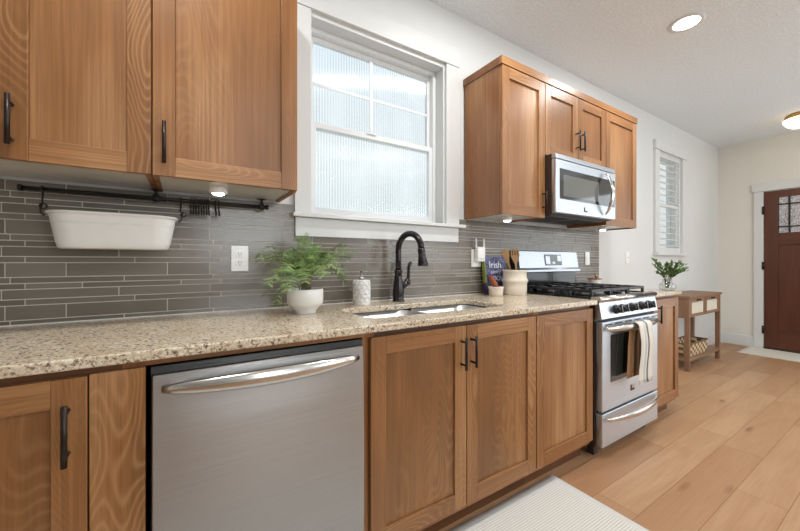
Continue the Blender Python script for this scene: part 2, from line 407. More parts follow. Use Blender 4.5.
# ------------------------------------------------------------------ mesh builder
ORG = {}
class MB:
    def __init__(s): s.bm = bmesh.new(); s.uv = None
    def face(s, vs, m=0, smooth=False):
        try:
            f = s.bm.faces.new(vs); f.material_index = m; f.smooth = smooth
            return f
        except ValueError: return None
    def box(s, x0, x1, y0, y1, z0, z1, m=0, xf=None):
        P = [(x0, y0, z0), (x1, y0, z0), (x1, y1, z0), (x0, y1, z0), (x0, y0, z1), (x1, y0, z1), (x1, y1, z1), (x0, y1, z1)]
        v = [s.bm.verts.new(xf @ Vector(p) if xf else p) for p in P]
        for q in ((3, 2, 1, 0), (4, 5, 6, 7), (0, 1, 5, 4), (1, 2, 6, 5), (2, 3, 7, 6), (3, 0, 4, 7)):
            s.face([v[i] for i in q], m)
        return s
    def loft(s, rings, m=0, smooth=True, caps=True, closed=False):
        V = [[s.bm.verts.new(p) for p in r] for r in rings]
        n = len(V[0])
        rng = range(len(V) if closed else len(V) - 1)
        for i in rng:
            a, b = V[i], V[(i + 1) % len(V)]
            for j in range(n):
                s.face([a[j], a[(j + 1) % n], b[(j + 1) % n], b[j]], m, smooth)
        if caps and not closed:
            s.face(list(reversed(V[0])), m); s.face(V[-1], m)
        return s
    def tube(s, pts, r, n=10, m=0, closed=False, flat=None, caps=True):
        """sweep a circle (or flat=(a,b,updir) ellipse) along pts"""
        P = [Vector(p) for p in pts]; k = len(P)
        rr = r if isinstance(r, (list, tuple)) else [r] * k
        rings = []; N = None
        for i in range(k):
            if closed: t = P[(i + 1) % k] - P[i - 1]
            else: t = P[min(i + 1, k - 1)] - P[max(i - 1, 0)]
            t.normalize()
            if N is None:
                up = Vector(flat[2]) if flat else (Vector((0, 0, 1)) if abs(t.z) < 0.9 else Vector((1, 0, 0)))
                N = up - t * up.dot(t)
            else: N = N - t * N.dot(t)
            N.normalize(); B = t.cross(N)
            a, b = (flat[0], flat[1]) if flat else (1, 1)
            rings.append([P[i] + (N * math.cos(2 * PI * j / n) * a + B * math.sin(2 * PI * j / n) * b) * rr[i] for j in range(n)])
        return s.loft(rings, m, True, caps, closed)
    def cyl(s, p0, p1, r0, r1=None, n=20, m=0):
        return s.tube([p0, p1], [r0, r0 if r1 is None else r1], n, m)
    def lathe(s, cx, cy, prof, n=32, m=0, axis=2, xf=None, caps=True):
        rings = []
        V = []
        for r, z in prof:
            ring = []
            for j in range(n):
                a = 2 * PI * j / n
                p = Vector((cx + r * math.cos(a), cy + r * math.sin(a), z))
                ring.append(xf @ p if xf else p)
            if r < 1e-6:
                c = Vector((cx, cy, z)); V.append([s.bm.verts.new(xf @ c if xf else c)])
            else: V.append([s.bm.verts.new(p) for p in ring])
        for a, b in zip(V, V[1:]):
            for j in range(n):
                k = (j + 1) % n
                if len(a) == 1 and len(b) == 1: continue
                if len(a) == 1: s.face([a[0], b[k], b[j]], m, True)
                elif len(b) == 1: s.face([a[j], a[k], b[0]], m, True)
                else: s.face([a[j], a[k], b[k], b[j]], m, True)
        if caps and len(V[0]) > 1: s.face(list(reversed(V[0])), m)
        if caps and len(V[-1]) > 1: s.face(V[-1], m)
        return s
    def prism(s, poly, y0, y1, m=0, axis=1, smooth=False):
        """extrude a 2D polygon: axis=1 -> poly in (x,z) along y; axis=0 -> poly in (y,z) along x; axis=2 -> (x,y) along z"""
        def P(p, t):
            return (p[0], t, p[1]) if axis == 1 else ((t, p[0], p[1]) if axis == 0 else (p[0], p[1], t))
        a = [s.bm.verts.new(P(p, y0)) for p in poly]; b = [s.bm.verts.new(P(p, y1)) for p in poly]
        n = len(poly)
        for j in range(n): s.face([a[j], a[(j + 1) % n], b[(j + 1) % n], b[j]], m, smooth)
        s.face(list(reversed(a)), m); s.face(b, m)
        return s
    def quad(s, pts, m=0, smooth=False):
        return s.face([s.bm.verts.new(p) for p in pts], m, smooth)
    def build(s, name, mats, parent=None, origin=None, bevel=0.0, seg=2, fix=True):
        if origin is None: origin = ORG.get(parent.name, Vector((0, 0, 0))) if parent else Vector((0, 0, 0))
        origin = Vector(origin)
        if fix: bmesh.ops.recalc_face_normals(s.bm, faces=s.bm.faces)
        bmesh.ops.translate(s.bm, verts=s.bm.verts, vec=-origin)
        me = bpy.data.meshes.new(name); s.bm.to_mesh(me); s.bm.free()
        for x in (mats if isinstance(mats, (list, tuple)) else [mats]): me.materials.append(M[x] if isinstance(x, str) else x)
        o = bpy.data.objects.new(name, me); col.objects.link(o)
        if parent: o.parent = parent
        else: o.location = origin
        ORG[o.name] = origin
        if bevel:
            b = o.modifiers.new('edge', 'BEVEL'); b.width = bevel; b.segments = seg; b.limit_method = 'ANGLE'; b.angle_limit = R(40)
        return o

def tag(o, label, cat, group=None, kind=None):
    if label: o['label'] = label
    if cat: o['category'] = cat
    if group: o['group'] = group
    if kind: o['kind'] = kind
    return o
def thing(name, loc, label, cat, group=None):
    o = bpy.data.objects.new(name, None); o.empty_display_size = 0.05
    col.objects.link(o); o.location = loc; ORG[o.name] = Vector(loc)
    return tag(o, label, cat, group)
def structure(o):
    o['kind'] = 'structure'; return o
def bez(p0, p1, p2, p3, n):
    P = [Vector(p) for p in (p0, p1, p2, p3)]
    return [((1 - t) ** 3) * P[0] + 3 * t * (1 - t) ** 2 * P[1] + 3 * t * t * (1 - t) * P[2] + t ** 3 * P[3] for t in [i / n for i in range(n + 1)]]
def text_mesh(name, txt, size, mat, parent, mtx, depth=0.0006):
    cu = bpy.data.curves.new(name, 'FONT'); cu.body = txt; cu.size = size; cu.extrude = depth
    cu.align_x = 'CENTER'; cu.align_y = 'CENTER'
    t = bpy.data.objects.new(name, cu); col.objects.link(t)
    me = bpy.data.meshes.new_from_object(t.evaluated_get(bpy.context.evaluated_depsgraph_get()))
    bpy.data.objects.remove(t, do_unlink=True)
    me.transform(mtx); me.materials.clear(); me.materials.append(M[mat])
    o = bpy.data.objects.new(name, me); col.objects.link(o); o.parent = parent
    return o

# ================================================================== THE ROOM
H = 2.742
XL, XR = -2.6, 6.40
structure(MB().box(XL - 0.15, XR + 0.15, BACK_Y - 0.15, 0.15, -0.1, 0.0).build('floor', 'floor'))
structure(MB().box(XL - 0.15, XR + 0.15, BACK_Y - 0.15, 0.15, H, H + 0.1).build('ceiling', 'ceiling'))
W1 = (0.528, 1.40, 1.37, 2.375)
W2 = (4.465, 5.10, 1.235, 2.36)
def wall_with_holes(name, x0, x1, y0, y1, holes, mat):
    b = MB()
    xs = x0
    for (a, c, z0, z1) in holes:
        b.box(xs, a, y0, y1, 0, H); b.box(a, c, y0, y1, 0, z0); b.box(a, c, y0, y1, z1, H); xs = c
    b.box(xs, x1, y0, y1, 0, H)
    return structure(b.build(name, mat))
wall_with_holes('wall_kitchen', XL, XR, 0.0, 0.15, [W1, W2], 'wall')
wall_with_holes('wall_back', XL, XR, BACK_Y - 0.15, BACK_Y, ADDED_OPENINGS, 'wall')
structure(MB().box(XL - 0.15, XL, BACK_Y, 0, 0, H).build('wall_left', 'wall'))
# far wall, with the front door opening
DY0, DY1, DTOP = -0.451, -1.365, 2.05
b = MB()
ea, eb, ec, ed = ADDED_ENTRY_OPENING
b.box(XR, XR + 0.15, DY0, 0.0, 0, H).box(XR, XR + 0.15, DY1, DY0, DTOP, H)
b.box(XR, XR + 0.15, eb, DY1, 0, H).box(XR, XR + 0.15, BACK_Y, ea, 0, H).box(XR, XR + 0.15, ea, eb, 0, ec).box(XR, XR + 0.15, ea, eb, ed, H)
structure(b.build('wall_far', 'wall_far'))
structure(MB().box(XR - 0.016, XR, -0.365, 0.0, 0, 0.14).build('baseboard_far', 'trim', bevel=0.004))
structure(MB().box(XR - 0.016, XR, BACK_Y, DY1 - 0.09, 0, 0.14).build('baseboard_entry', 'trim', bevel=0.004))
structure(MB().box(3.17, XR - 0.016, -0.016, 0.0, 0, 0.14).build('baseboard_kitchen', 'trim', bevel=0.004))
# added openings behind the camera, unseen: simple white frames with glass
for i, (a, c, z0, z1) in enumerate(ADDED_OPENINGS):
    fr = MB()
    t = 0.06
    fr.box(a, a + t, BACK_Y - 0.11, BACK_Y - 0.03, z0, z1).box(c - t, c, BACK_Y - 0.11, BACK_Y - 0.03, z0, z1)
    fr.box(a + t, c - t, BACK_Y - 0.11, BACK_Y - 0.03, z0, z0 + t).box(a + t, c - t, BACK_Y - 0.11, BACK_Y - 0.03, z1 - t, z1)
    m = (a + c) / 2
    fr.box(m - 0.04, m + 0.04, BACK_Y - 0.11, BACK_Y - 0.03, z0 + t, z1 - t)
    wo = structure(fr.build('window_%d' % (3 + i), 'vinyl'))
    MB().box(a + t, c - t, BACK_Y - 0.075, BACK_Y - 0.069, z0 + t, z1 - t).build('glass_pane', 'clear_glass', wo)

fr = MB(); t = 0.06  # frame of the added, unseen entry window
fr.box(XR + 0.03, XR + 0.11, ea, ea + t, ec, ed).box(XR + 0.03, XR + 0.11, eb - t, eb, ec, ed)
fr.box(XR + 0.03, XR + 0.11, ea + t, eb - t, ec, ec + t).box(XR + 0.03, XR + 0.11, ea + t, eb - t, ed - t, ed)
wo = structure(fr.build('window_5', 'vinyl'))
MB().box(XR + 0.068, XR + 0.074, ea + t, eb - t, ec + t, ed - t).build('glass_pane', 'clear_glass', wo)

# ---- window over the sink
x0, x1, z0, z1 = W1
win = thing('window_1', (0.97, 0, 1.25), None, None); structure(win)
cz = MB()
cz.box(0.452, 0.532, -0.020, 0, 1.372, 2.385).box(1.40, 1.506, -0.020, 0, 1.372, 2.385)
cz.box(0.452, 1.506, -0.024, 0, 2.387, 2.503)
cz.build('casing', 'trim', win, bevel=0.002)
MB().box(0.438, 1.54, -0.048, 0.09, 1.350, 1.370).build('stool', 'trim', win, bevel=0.003)
MB().box(0.455, 1.50, -0.020, 0, 1.257, 1.349).build('apron', 'trim', win, bevel=0.002)
jb = MB()   # jamb lining
jb.box(x0, x0 + 0.012, 0.0, 0.10, z0, z1).box(x1 - 0.012, x1, 0, 0.10, z0, z1).box(x0 + 0.012, x1 - 0.012, 0, 0.10, z1 - 0.012, z1)
jb.build('jamb', 'trim', win, bevel=0.001)
fr = MB()
def ring(b, a, c, zz0, zz1, y0, y1, t, tb=None, tt=None):
    tb = tb or t; tt = tt or t
    b.box(a, a + t, y0, y1, zz0, zz1).box(c - t, c, y0, y1, zz0, zz1)
    b.box(a + t, c - t, y0, y1, zz0, zz0 + tb).box(a + t, c - t, y0, y1, zz1 - tt, zz1)
ring(fr, x0 + 0.012, x1 - 0.012, z0, z1 - 0.012, 0.075, 0.145, 0.022)
fr.build('frame', 'vinyl', win, bevel=0.002)
lo = MB(); ring(lo, x0 + 0.034, x1 - 0.034, z0 + 0.0225, 1.873, 0.082, 0.108, 0.028, 0.03, 0.03)
lo.box(x0 + 0.36, x0 + 0.42, 0.074, 0.082, 1.868, 1.876)
lo = lo.build('lower_sash', 'vinyl', win, bevel=0.002)
MB().box(x0 + 0.062, x1 - 0.062, 0.092, 0.097, 1.4227, 1.8428).build('glass_pane', 'rib_glass', lo)
up = MB(); ring(up, x0 + 0.034, x1 - 0.034, 1.845, z1 - 0.0345, 0.111, 0.137, 0.022, 0.026, 0.026)
up.box(0.928, 0.944, 0.113, 0.119, 1.871, 2.3145).box(x0 + 0.056, 0.928, 0.113, 0.119, 2.083, 2.099).box(0.944, x1 - 0.056, 0.113, 0.119, 2.083, 2.099)
up = up.build('upper_sash', 'vinyl', win, bevel=0.0015)
MB().box(x0 + 0.056, x1 - 0.056, 0.1195, 0.1245, 1.871, 2.3145).build('glass_pane', 'rib_glass', up)

# ---- shuttered window
x0, x1, z0, z1 = W2
win = thing('window_2', (4.78, 0, 1.2), None, None); structure(win)
cz = MB()
cz.box(4.36, 4.465, -0.022, 0, 1.236, 2.372).box(5.10, 5.19, -0.022, 0, 1.236, 2.372).box(4.352, 5.198, -0.030, 0, 2.374, 2.475)
cz.build('casing', 'trim', win, bevel=0.002)
MB().box(4.345, 5.21, -0.05, 0.0, 1.205, 1.235).build('stool', 'trim', win, bevel=0.003)
fr = MB(); ring(fr, x0, x1, z0, z1, 0.005, 0.05, 0.035, 0.06, 0.04)
fr.box(x0 + 0.035, x1 - 0.035, 0.012, 0.045, 1.765, 1.80)
fr.build('shutter_frame', 'trim', win, bevel=0.002)
lv = MB()
for zz in [1.325 + 0.0725 * i for i in range(14)]:
    if 1.75 < zz < 1.815: continue
    xf = Matrix.Translation((0, 0.032, zz)) @ Matrix.Rotation(R(20), 4, 'X')
    lv.box(x0 + 0.037, x1 - 0.037, -0.030, 0.030, -0.004, 0.004, 0, xf)
lv.build('louvers', 'trim', win, bevel=0.001)
MB().box(4.93, 4.944, -0.014, -0.004, 1.31, 1.745).box(4.93, 4.944, -0.014, -0.004, 1.82, 2.30).build('tilt_rod', 'trim', win)
MB().box(x0, x1, 0.10, 0.106, z0, z1).build('glass_pane', 'clear_glass', win)

# ---- front door
dr = thing('door_1', (XR, (DY0 + DY1) / 2, 0), None, None); structure(dr)
cs = MB()
cs.box(XR - 0.022, XR, DY0, -0.363, 0, 2.048).box(XR - 0.022, XR, DY1 - 0.088, DY1, 0, 2.048)
cs.box(XR - 0.026, XR, DY1 - 0.105, -0.346, 2.05, 2.155)
cs.build('casing', 'trim', dr, bevel=0.002)
sl = MB()
X0, X1 = XR + 0.004, XR + 0.046
y0, y1 = DY1 + 0.004, DY0 - 0.004
dz0, dz1 = 0.02, 2.042
st = 0.122
sl.box(X0, X1, y0, y0 + st, dz0, dz1, 0).box(X0, X1, y1 - st, y1, dz0, dz1, 0)
sl.box(X0, X1, y0 + st, y1 - st, 1.956, dz1, 1).box(X0, X1, y0 + st, y1 - st, 1.348, 1.502, 1).box(X0, X1, y0 + st, y1 - st, dz0, 0.262, 1)
ym = (y0 + y1) / 2
sl.box(X0, X1, ym - 0.045, ym + 0.045, 0.262, 1.348, 0)
sl.box(X0 + 0.012, X1 - 0.01, y0 + st, ym - 0.045, 0.262, 1.348, 0).box(X0 + 0.012, X1 - 0.01, ym + 0.045, y1 - st, 0.262, 1.348, 0)
sl = sl.build('slab', ['door_v', 'door_h'], dr, bevel=0.003)
MB().box(X0 + 0.014, X0 + 0.022, y0 + st, y1 - st, 1.502, 1.956).build('glass_pane', 'pebble_glass', sl)
ca = MB()
for yy in (-0.675, -1.141): ca.box(X0 + 0.004, X0 + 0.014, yy - 0.008, yy + 0.008, 1.502, 1.956)
for zz in (1.864, 1.578):
    for (ya, yb) in ((y0 + st, -1.149), (-1.133, -0.683), (-0.667, y1 - st)): ca.box(X0 + 0.004, X0 + 0.014, ya, yb, zz - 0.008, zz + 0.008)
ca.box(X0 + 0.004, X0 + 0.0139, y1 - st - 0.008, y1 - st, 1.502, 1.956)
ca.build('caming', 'black', sl)
for zz in (1.80, 1.08, 0.25):
    MB().box(XR - 0.0265, XR + 0.004, DY0 - 0.004, DY0 + 0.012, zz - 0.05, zz + 0.05).cyl((XR - 0.027, DY0 - 0.001, zz - 0.052), (XR - 0.027, DY0 - 0.001, zz + 0.052), 0.008).build('hinge', 'bronze', dr)
MB().cyl((X0, DY1 + 0.07, 1.0), (X0 - 0.05, DY1 + 0.07, 1.0), 0.012).lathe(0, 0, [(0.0, 0), (0.024, 0.006), (0.027, 0.02), (0.02, 0.034), (0, 0.038)], 20, 0, 2, Matrix.Translation((X0 - 0.045, DY1 + 0.07, 1.0)) @ Matrix.Rotation(R(-90), 4, 'Y')).build('knob', 'bronze', sl)
structure(MB().box(XR - 0.015, XR + 0.14, DY1, DY0, 0, 0.018).build('trim_1', 'dark_side', bevel=0.003))
# porch floor + wall past the door are out of sight behind the solid slab

# ---- tiled backsplash
mods = [0.050, 0.021, 0.034, 0.0205, 0.021]          # row heights, repeating upwards
joints = [(0.45, (-0.507, -0.357)), (0.298, (-0.162,)), (0.305, (-0.21,)), (0.45, (-0.01, 0.136)), (0.301, (-0.194,))]
bs = MB()
TX0, TX1, TZ1 = -1.55, 3.22, 1.408
bs.box(TX0, TX1, -0.0085, -0.0005, 0.9145, 1.256, 3).box(TX0, 0.450, -0.0085, -0.0005, 1.256, TZ1, 3).box(1.508, TX1, -0.0085, -0.0005, 1.256, TZ1, 3)
rg = random.Random(4)
def tile(xa, xb, za, zb, m):
    zb = min(zb, TZ1)
    parts = [(xa, xb)]
    if zb > 1.255:
        parts = [(xa, min(xb, 0.449)), (max(xa, 1.510), xb)]
        if za < 1.25: bs.box(max(xa, 0.4505), min(xb, 1.5085), -0.0105, -0.006, za, 1.2565, m) if min(xb, 1.5085) - max(xa, 0.4505) > 0.006 else None
    for (p, q) in parts:
        if q - p > 0.006 and zb - za > 0.004: bs.box(p, q, -0.0105, -0.006, za, zb, m)
z = 0.932 - mods[4]; k = 4; rowi = 0
g = 0.0016
while z < TZ1:
    hgt = mods[k]; per, js = joints[k]
    cuts = sorted(j + per * i for j in js for i in range(-12, 14))
    cuts = [c for c in cuts if TX0 < c < TX1]
    cuts = [TX0] + cuts + [TX1]
    za = max(z, 0.917)
    for a, c in zip(cuts, cuts[1:]):
        tile(a + g, c - g, za + g, z + hgt - g, rg.choice([0, 0, 1, 1, 2]))
    z += hgt; k = (k + 1) % 5; rowi += 1
bs.box(TX0, TX1, -0.013, -0.0066, 0.9145, 0.9168, 4)
bs = bs.build('backsplash', ['tile_a', 'tile_b', 'tile_c', 'grout', 'white_plastic'], origin=(0.8, 0, 0.914))
tag(bs, 'grey glass strip mosaic tile backsplash running along the wall behind the counter', 'backsplash')

# ================================================================== CABINETS
def bar_pull(parent, x, z0, z1, yface, rot=False, so=0.032, r=0.0058):
    b = MB()
    b.cyl((x, yface - so, z0), (x, yface - so, z1), r, n=12)
    ins = (z1 - z0) * 0.14
    for zz in (z0 + ins, z1 - ins): b.cyl((x, yface + 0.001, zz), (x, yface - so, zz), r * 0.8, n=10)
    return b.build('handle', 'pull', parent)
def shaker(parent, x0, x1, z0, z1, yf, stile=0.061, rail=0.064, th=0.02, handle=None):
    """door slab facing -Y with its front face at yf"""
    b = MB()
    b.box(x0, x0 + stile, yf, yf + th, z0, z1, 0).box(x1 - stile, x1, yf, yf + th, z0, z1, 0)
    b.box(x0 + stile, x1 - stile, yf, yf + th, z1 - rail, z1, 1).box(x0 + stile, x1 - stile, yf, yf + th, z0, z0 + rail, 1)
    b.box(x0 + stile, x1 - stile, yf + 0.010, yf + 0.017, z0 + rail, z1 - rail, 2)
    d = b.build('door', ['wood_v', 'wood_h', 'wood_p'], parent, bevel=0.0016)
    if handle: bar_pull(d, *handle, yf)
    return d
def carcass(parent, x0, x1, y0, y1, z0, z1, name='body', under=None, side='wood_s'):
    b = MB()
    t = 0.016
    b.box(x0, x0 + t, y0, y1, z0, z1, 0).box(x1 - t, x1, y0, y1, z0, z1, 0)
    b.box(x0 + t, x1 - t, y0, y1, z1 - t, z1, 0)
    b.box(x0 + t, x1 - t, y0, y1, z0 + (0.008 if under else 0), z0 + 0.024, 1)
    b.box(x0 + t, x1 - t, y1 - 0.008, y1, z0 + 0.024, z1 - t, 0)
    fw = 0.03   # face frame behind the doors
    b.box(x0 + t, x0 + t + fw, y0, y0 + 0.018, z0 + 0.024, z1 - t, 0).box(x1 - t - fw, x1 - t, y0, y0 + 0.018, z0 + 0.024, z1 - t, 0)
    b.box(x0 + t + fw, x1 - t - fw, y0, y0 + 0.018, z1 - t - 0.03, z1 - t, 0)
    return b.build(name, [side, under or 'wood_dark'], parent, bevel=0.001)
UY = -0.325       # front face of the upper doors
UB, UT = 1.411, 2.285
def upper(name, x0, x1, zb, doors, label, handles):
    t = thing(name, ((x0 + x1) / 2, 0, zb), label, 'cabinet', 'wall cabinets')
    carcass(t, x0, x1, UY + 0.0205, -0.002 if zb > 1.45 else -0.0115, zb, UT, under='white_gloss')
    for (a, c), hd in zip(doors, handles):
        shaker(t, a, c, zb + 0.002, UT - 0.004, UY, handle=hd)
    return t
upper('wall_cabinet', -0.775, -0.0885, UB, [(-0.772, -0.431), (-0.4285, -0.0905)], 'brown wood wall cabinet above the hanging white tub', [(-0.462, 1.446, 1.580), (-0.398, 1.446, 1.580)])
upper('wall_cabinet', -0.0875, 0.381, UB, [(-0.086, 0.379)], 'brown wood wall cabinet with one wide door, beside the sink window', [(-0.054, 1.448, 1.582)])
upper('wall_cabinet', 1.560, 1.966, UB, [(1.563, 1.963)], 'tall single-door brown wood wall cabinet between sink window and microwave', [(1.935, 1.462, 1.58)])
upper('wall_cabinet', 1.9665, 2.7145, 1.822, [(1.969, 2.3395), (2.3425, 2.712)], 'short two-door brown wood wall cabinet directly above the microwave', [(2.312, 1.905, 2.042), (2.371, 1.905, 2.042)])
upper('wall_cabinet', 2.715, 3.205, UB, [(2.718, 3.202)], 'brown wood wall cabinet past the microwave, farthest along the wall', [None])
def crown(x0, x1, label, ret_left):
    b = MB()
    yo = UY - 0.004
    b.box(x0 - 0.006, x1 + 0.004, yo, yo + 0.02, UT, 2.332, 0)
    b.box(x1 - 0.008, x1 + 0.004, yo + 0.02, -0.002, UT, 2.332, 1)
    if ret_left: b.box(x0 - 0.006, x0 + 0.008, yo + 0.02, -0.002, UT, 2.332, 1)
    b.box(x0 + (0.008 if ret_left else 0), x1 - 0.008, yo + 0.02, -0.002, UT + 0.02, UT + 0.034, 1)
    return tag(b.build('crown_molding', ['wood_h', 'wood_s'], origin=((x0 + x1) / 2, -0.16, UT), bevel=0.002), label, 'molding', 'cabinet crown moldings')
crown(1.560, 3.205, 'flat brown wood crown board on top of the cabinets around the microwave', True)
crown(-0.775, 0.381, 'flat brown wood crown board on top of the cabinets above the white tub', False)

# ---- base cabinets
DYF = -0.628      # door fronts
FRY = -0.607      # face frame
def base_cab(name, x0, x1, doors, label, handles, open_top=False, extra=None):
    t = thing(name, ((x0 + x1) / 2, -0.3, 0), label, 'cabinet', 'base cabinets')
    b = MB()
    k = 0.016
    b.box(x0, x0 + k, FRY, -0.012, 0.088, 0.886, 0).box(x1 - k, x1, FRY, -0.012, 0.088, 0.886, 0)
    b.box(x0 + k, x1 - k, FRY, -0.012, 0.088, 0.108, 0)
    b.box(x0 + k, x1 - k, -0.020, -0.012, 0.108, 0.886, 0)
    b.box(x0 + k, x0 + k + 0.03, FRY, FRY + 0.018, 0.108, 0.886, 0).box(x1 - k - 0.03, x1 - k, FRY, FRY + 0.018, 0.108, 0.886, 0)
    b.box(x0 + k + 0.03, x1 - k - 0.03, FRY, FRY + 0.018, 0.845, 0.886, 1)  # shadow under the counter put into this rail's darker wood
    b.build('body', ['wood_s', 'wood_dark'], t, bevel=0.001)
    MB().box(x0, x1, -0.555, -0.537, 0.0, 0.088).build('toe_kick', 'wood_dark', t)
    for (a, c), hd in zip(doors, handles): shaker(t, a, c, 0.117, 0.866, DYF, handle=hd)
    return t
lc = base_cab('base_cabinet', -0.80, -0.083, [(-0.655, -0.19)], 'brown wood base cabinet with dark bar pull, beside the dishwasher near the white tub', [(-0.222, 0.680, 0.814)])
MB().box(-0.187, -0.0815, -0.622, FRY, 0.092, 0.868).build('filler_panel', 'wood_v', lc, bevel=0.001)
MB().box(-0.0825, 0.5235, -0.615, -0.595, 0.870, 0.886).build('top_rail', 'wood_h', lc, bevel=0.001)
base_cab('sink_base_cabinet', 0.524, 1.4575, [(0.548, 0.9945), (0.9985, 1.4545)], 'wide two-door brown wood base cabinet under the sink', [(0.966, 0.692, 0.822), (1.022, 0.694, 0.824)])
base_cab('base_cabinet', 1.4585, 1.970, [(1.461, 1.966)], 'single-door brown wood base cabinet between the sink cabinet and the range', [None])
base_cab('base_cabinet', 2.728, 3.155, [(2.732, 3.153)], 'narrow brown wood base cabinet past the range, under the leafy vase', [(2.776, 0.705, 0.828)])

# ---- counters
def rounded_rect(x0, x1, y0, y1, r, n=6):
    pts = []
    for cx, cy, a0 in ((x1 - r, y1 - r, 0), (x0 + r, y1 - r, 90), (x0 + r, y0 + r, 180), (x1 - r, y0 + r, 270)):
        for i in range(n + 1):
            a = R(a0 + 90 * i / n); pts.append((cx + r * math.cos(a), cy + r * math.sin(a)))
    return pts
CUT = (0.60, 1.372, -0.525, -0.205)
CT, CB, CF = 0.914, 0.8875, -0.645
b = MB()
inner = rounded_rect(*CUT, 0.055)
outer = [(1.986, CF), (1.986, -0.0005), (-0.82, -0.0005), (-0.82, CF)]
def ring_fill(z, flip):
    vo = [b.bm.verts.new((x, y, z)) for x, y in outer]; vi = [b.bm.verts.new((x, y, z)) for x, y in inner]
    es = [b.bm.edges.new((v[i], v[(i + 1) % len(v)])) for v in (vo, vi) for i in range(len(v))]
    bmesh.ops.triangle_fill(b.bm, use_beauty=True, edges=es)
    return vo, vi
to, ti = ring_fill(CT, False); bo, bi = ring_fill(CB, True)
for A, B_ in ((to, bo), (ti, bi)):
    for i in range(len(A)): b.face([A[i], A[(i + 1) % len(A)], B_[(i + 1) % len(A)], B_[i]], 0)
ct = b.build('countertop', 'granite', origin=(0.6, -0.3, CB), bevel=0.005, seg=3)
tag(ct, 'long speckled beige granite countertop with the sink cut-out', 'countertop', 'granite countertops')
ct2 = MB().box(2.722, 3.170, CF, -0.0005, CB, CT).build('countertop', 'granite', origin=(2.95, -0.3, CB), bevel=0.005, seg=3)
tag(ct2, 'short speckled granite countertop past the range, under the leafy vase', 'countertop', 'granite countertops')

# ---- undermount sink
sk = thing('kitchen_sink', (0.986, -0.365, 0.70), 'stainless steel double-bowl undermount sink set in the granite counter', 'sink')
def bowl(x0, x1, y0, y1, zt, zb):
    m = MB()
    rings = []
    for z_, ins, r in ((zt, 0.0, 0.055), (zb + 0.03, 0.006, 0.052), (zb + 0.008, 0.016, 0.05), (zb, 0.04, 0.04)):
        rings.append([(x, y, z_) for x, y in rounded_rect(x0 + ins, x1 - ins, y0 + ins, y1 - ins, r, 6)])
    m.loft(rings, 0, True, False)
    n = len(rings[-1])
    m.face([m.bm.verts.new(p) for p in rings[-1]], 0)
    outr = [[(x, y, z_) for x, y in rounded_rect(x0 - t_, x1 + t_, y0 - t_, y1 + t_, 0.056, 6)] for z_, t_ in ((zt, 0.0015), (zb - 0.003, 0.0015))]
    m.loft(outr, 0, True, False); m.face([m.bm.verts.new(p) for p in outr[-1]], 0)
    a = [m.bm.verts.new(p) for p in rings[0]]; c = [m.bm.verts.new(p) for p in outr[0]]
    for i in range(n): m.face([a[i], a[(i + 1) % n], c[(i + 1) % n], c[i]], 0)
    bmesh.ops.remove_doubles(m.bm, verts=m.bm.verts, dist=0.0002)
    o = m.build('basin', 'sink_steel', sk)
    cx, cy = (x0 + x1) / 2, (y0 + y1) / 2
    MB().lathe(cx, cy, [(0.0, zb + 0.001), (0.03, zb + 0.001), (0.034, zb + 0.004), (0.044, zb + 0.004), (0.046, zb + 0.0005)], 24).build('drain', 'steel_pol', o)
bowl(0.606, 0.965, -0.535, -0.197, 0.885, 0.715)
bowl(0.985, 1.364, -0.535, -0.197, 0.885, 0.715)
fl = MB(); fl.box(0.9672, 0.9828, -0.52, -0.21, 0.868, 0.876)
fl.build('divider', 'sink_steel', sk, bevel=0.003)

# ---- faucet
fc = thing('faucet', (1.0, -0.085, CT), 'dark oil-rubbed bronze gooseneck faucet behind the sink', 'faucet')
fx, fy = 1.0, -0.085
MB().lathe(fx, fy, [(0.0, CT), (0.034, CT), (0.034, CT + 0.005), (0.030, CT + 0.010), (0.0305, CT + 0.03), (0.031, CT + 0.06), (0.028, CT + 0.095), (0.022, CT + 0.13), (0.0185, CT + 0.16), (0.0225, CT + 0.162), (0.0225, CT + 0.170), (0.018, CT + 0.173), (0, CT + 0.173)], 32).build('body', 'bronze', fc)
dv = Vector((0.2, -0.98, 0)).normalized()
Rr = 0.086
pts = [Vector((fx, fy, CT + 0.165)), Vector((fx, fy, 1.14)), Vector((fx, fy, 1.19))]
for i in range(17):
    a = PI - PI * i / 16
    pts.append(Vector((fx, fy, 1.196)) + dv * (Rr + Rr * math.cos(a)) + Vector((0, 0, Rr * math.sin(a))))
MB().tube(pts, 0.0165, 16).build('spout', 'bronze', fc)
e = pts[-1]
hd = [e + Vector((0, 0, 0.006)), e + Vector((0, 0, -0.004)), e + dv * 0.003 + Vector((0, 0, -0.022)), e + dv * 0.007 + Vector((0, 0, -0.05)), e + dv * 0.012 + Vector((0, 0, -0.080)), e + dv * 0.0125 + Vector((0, 0, -0.086))]
MB().tube(hd, [0.019, 0.0195, 0.0185, 0.022, 0.027, 0.0255], 18).build('spray_head', 'bronze', fc)
lv = MB()
lv.tube([(fx + 0.012, fy, 0.985), (fx + 0.036, fy - 0.008, 1.005), (fx + 0.052, fy - 0.012, 1.018)], [0.018, 0.017, 0.0155], 14)
lv.lathe(fx + 0.053, fy - 0.012, [(0, 1.0), (0.014, 1.003), (0.018, 1.015), (0.016, 1.03), (0.008, 1.04), (0, 1.041)], 16)
lv.tube([(fx + 0.053, fy - 0.012, 1.02), (fx + 0.058, fy - 0.014, 1.06), (fx + 0.058, fy - 0.014, 1.095), (fx + 0.066, fy - 0.016, 1.122), (fx + 0.074, fy - 0.018, 1.13)], [0.009, 0.0085, 0.0085, 0.0105, 0.006], 12)
lv.build('lever', 'bronze', fc)

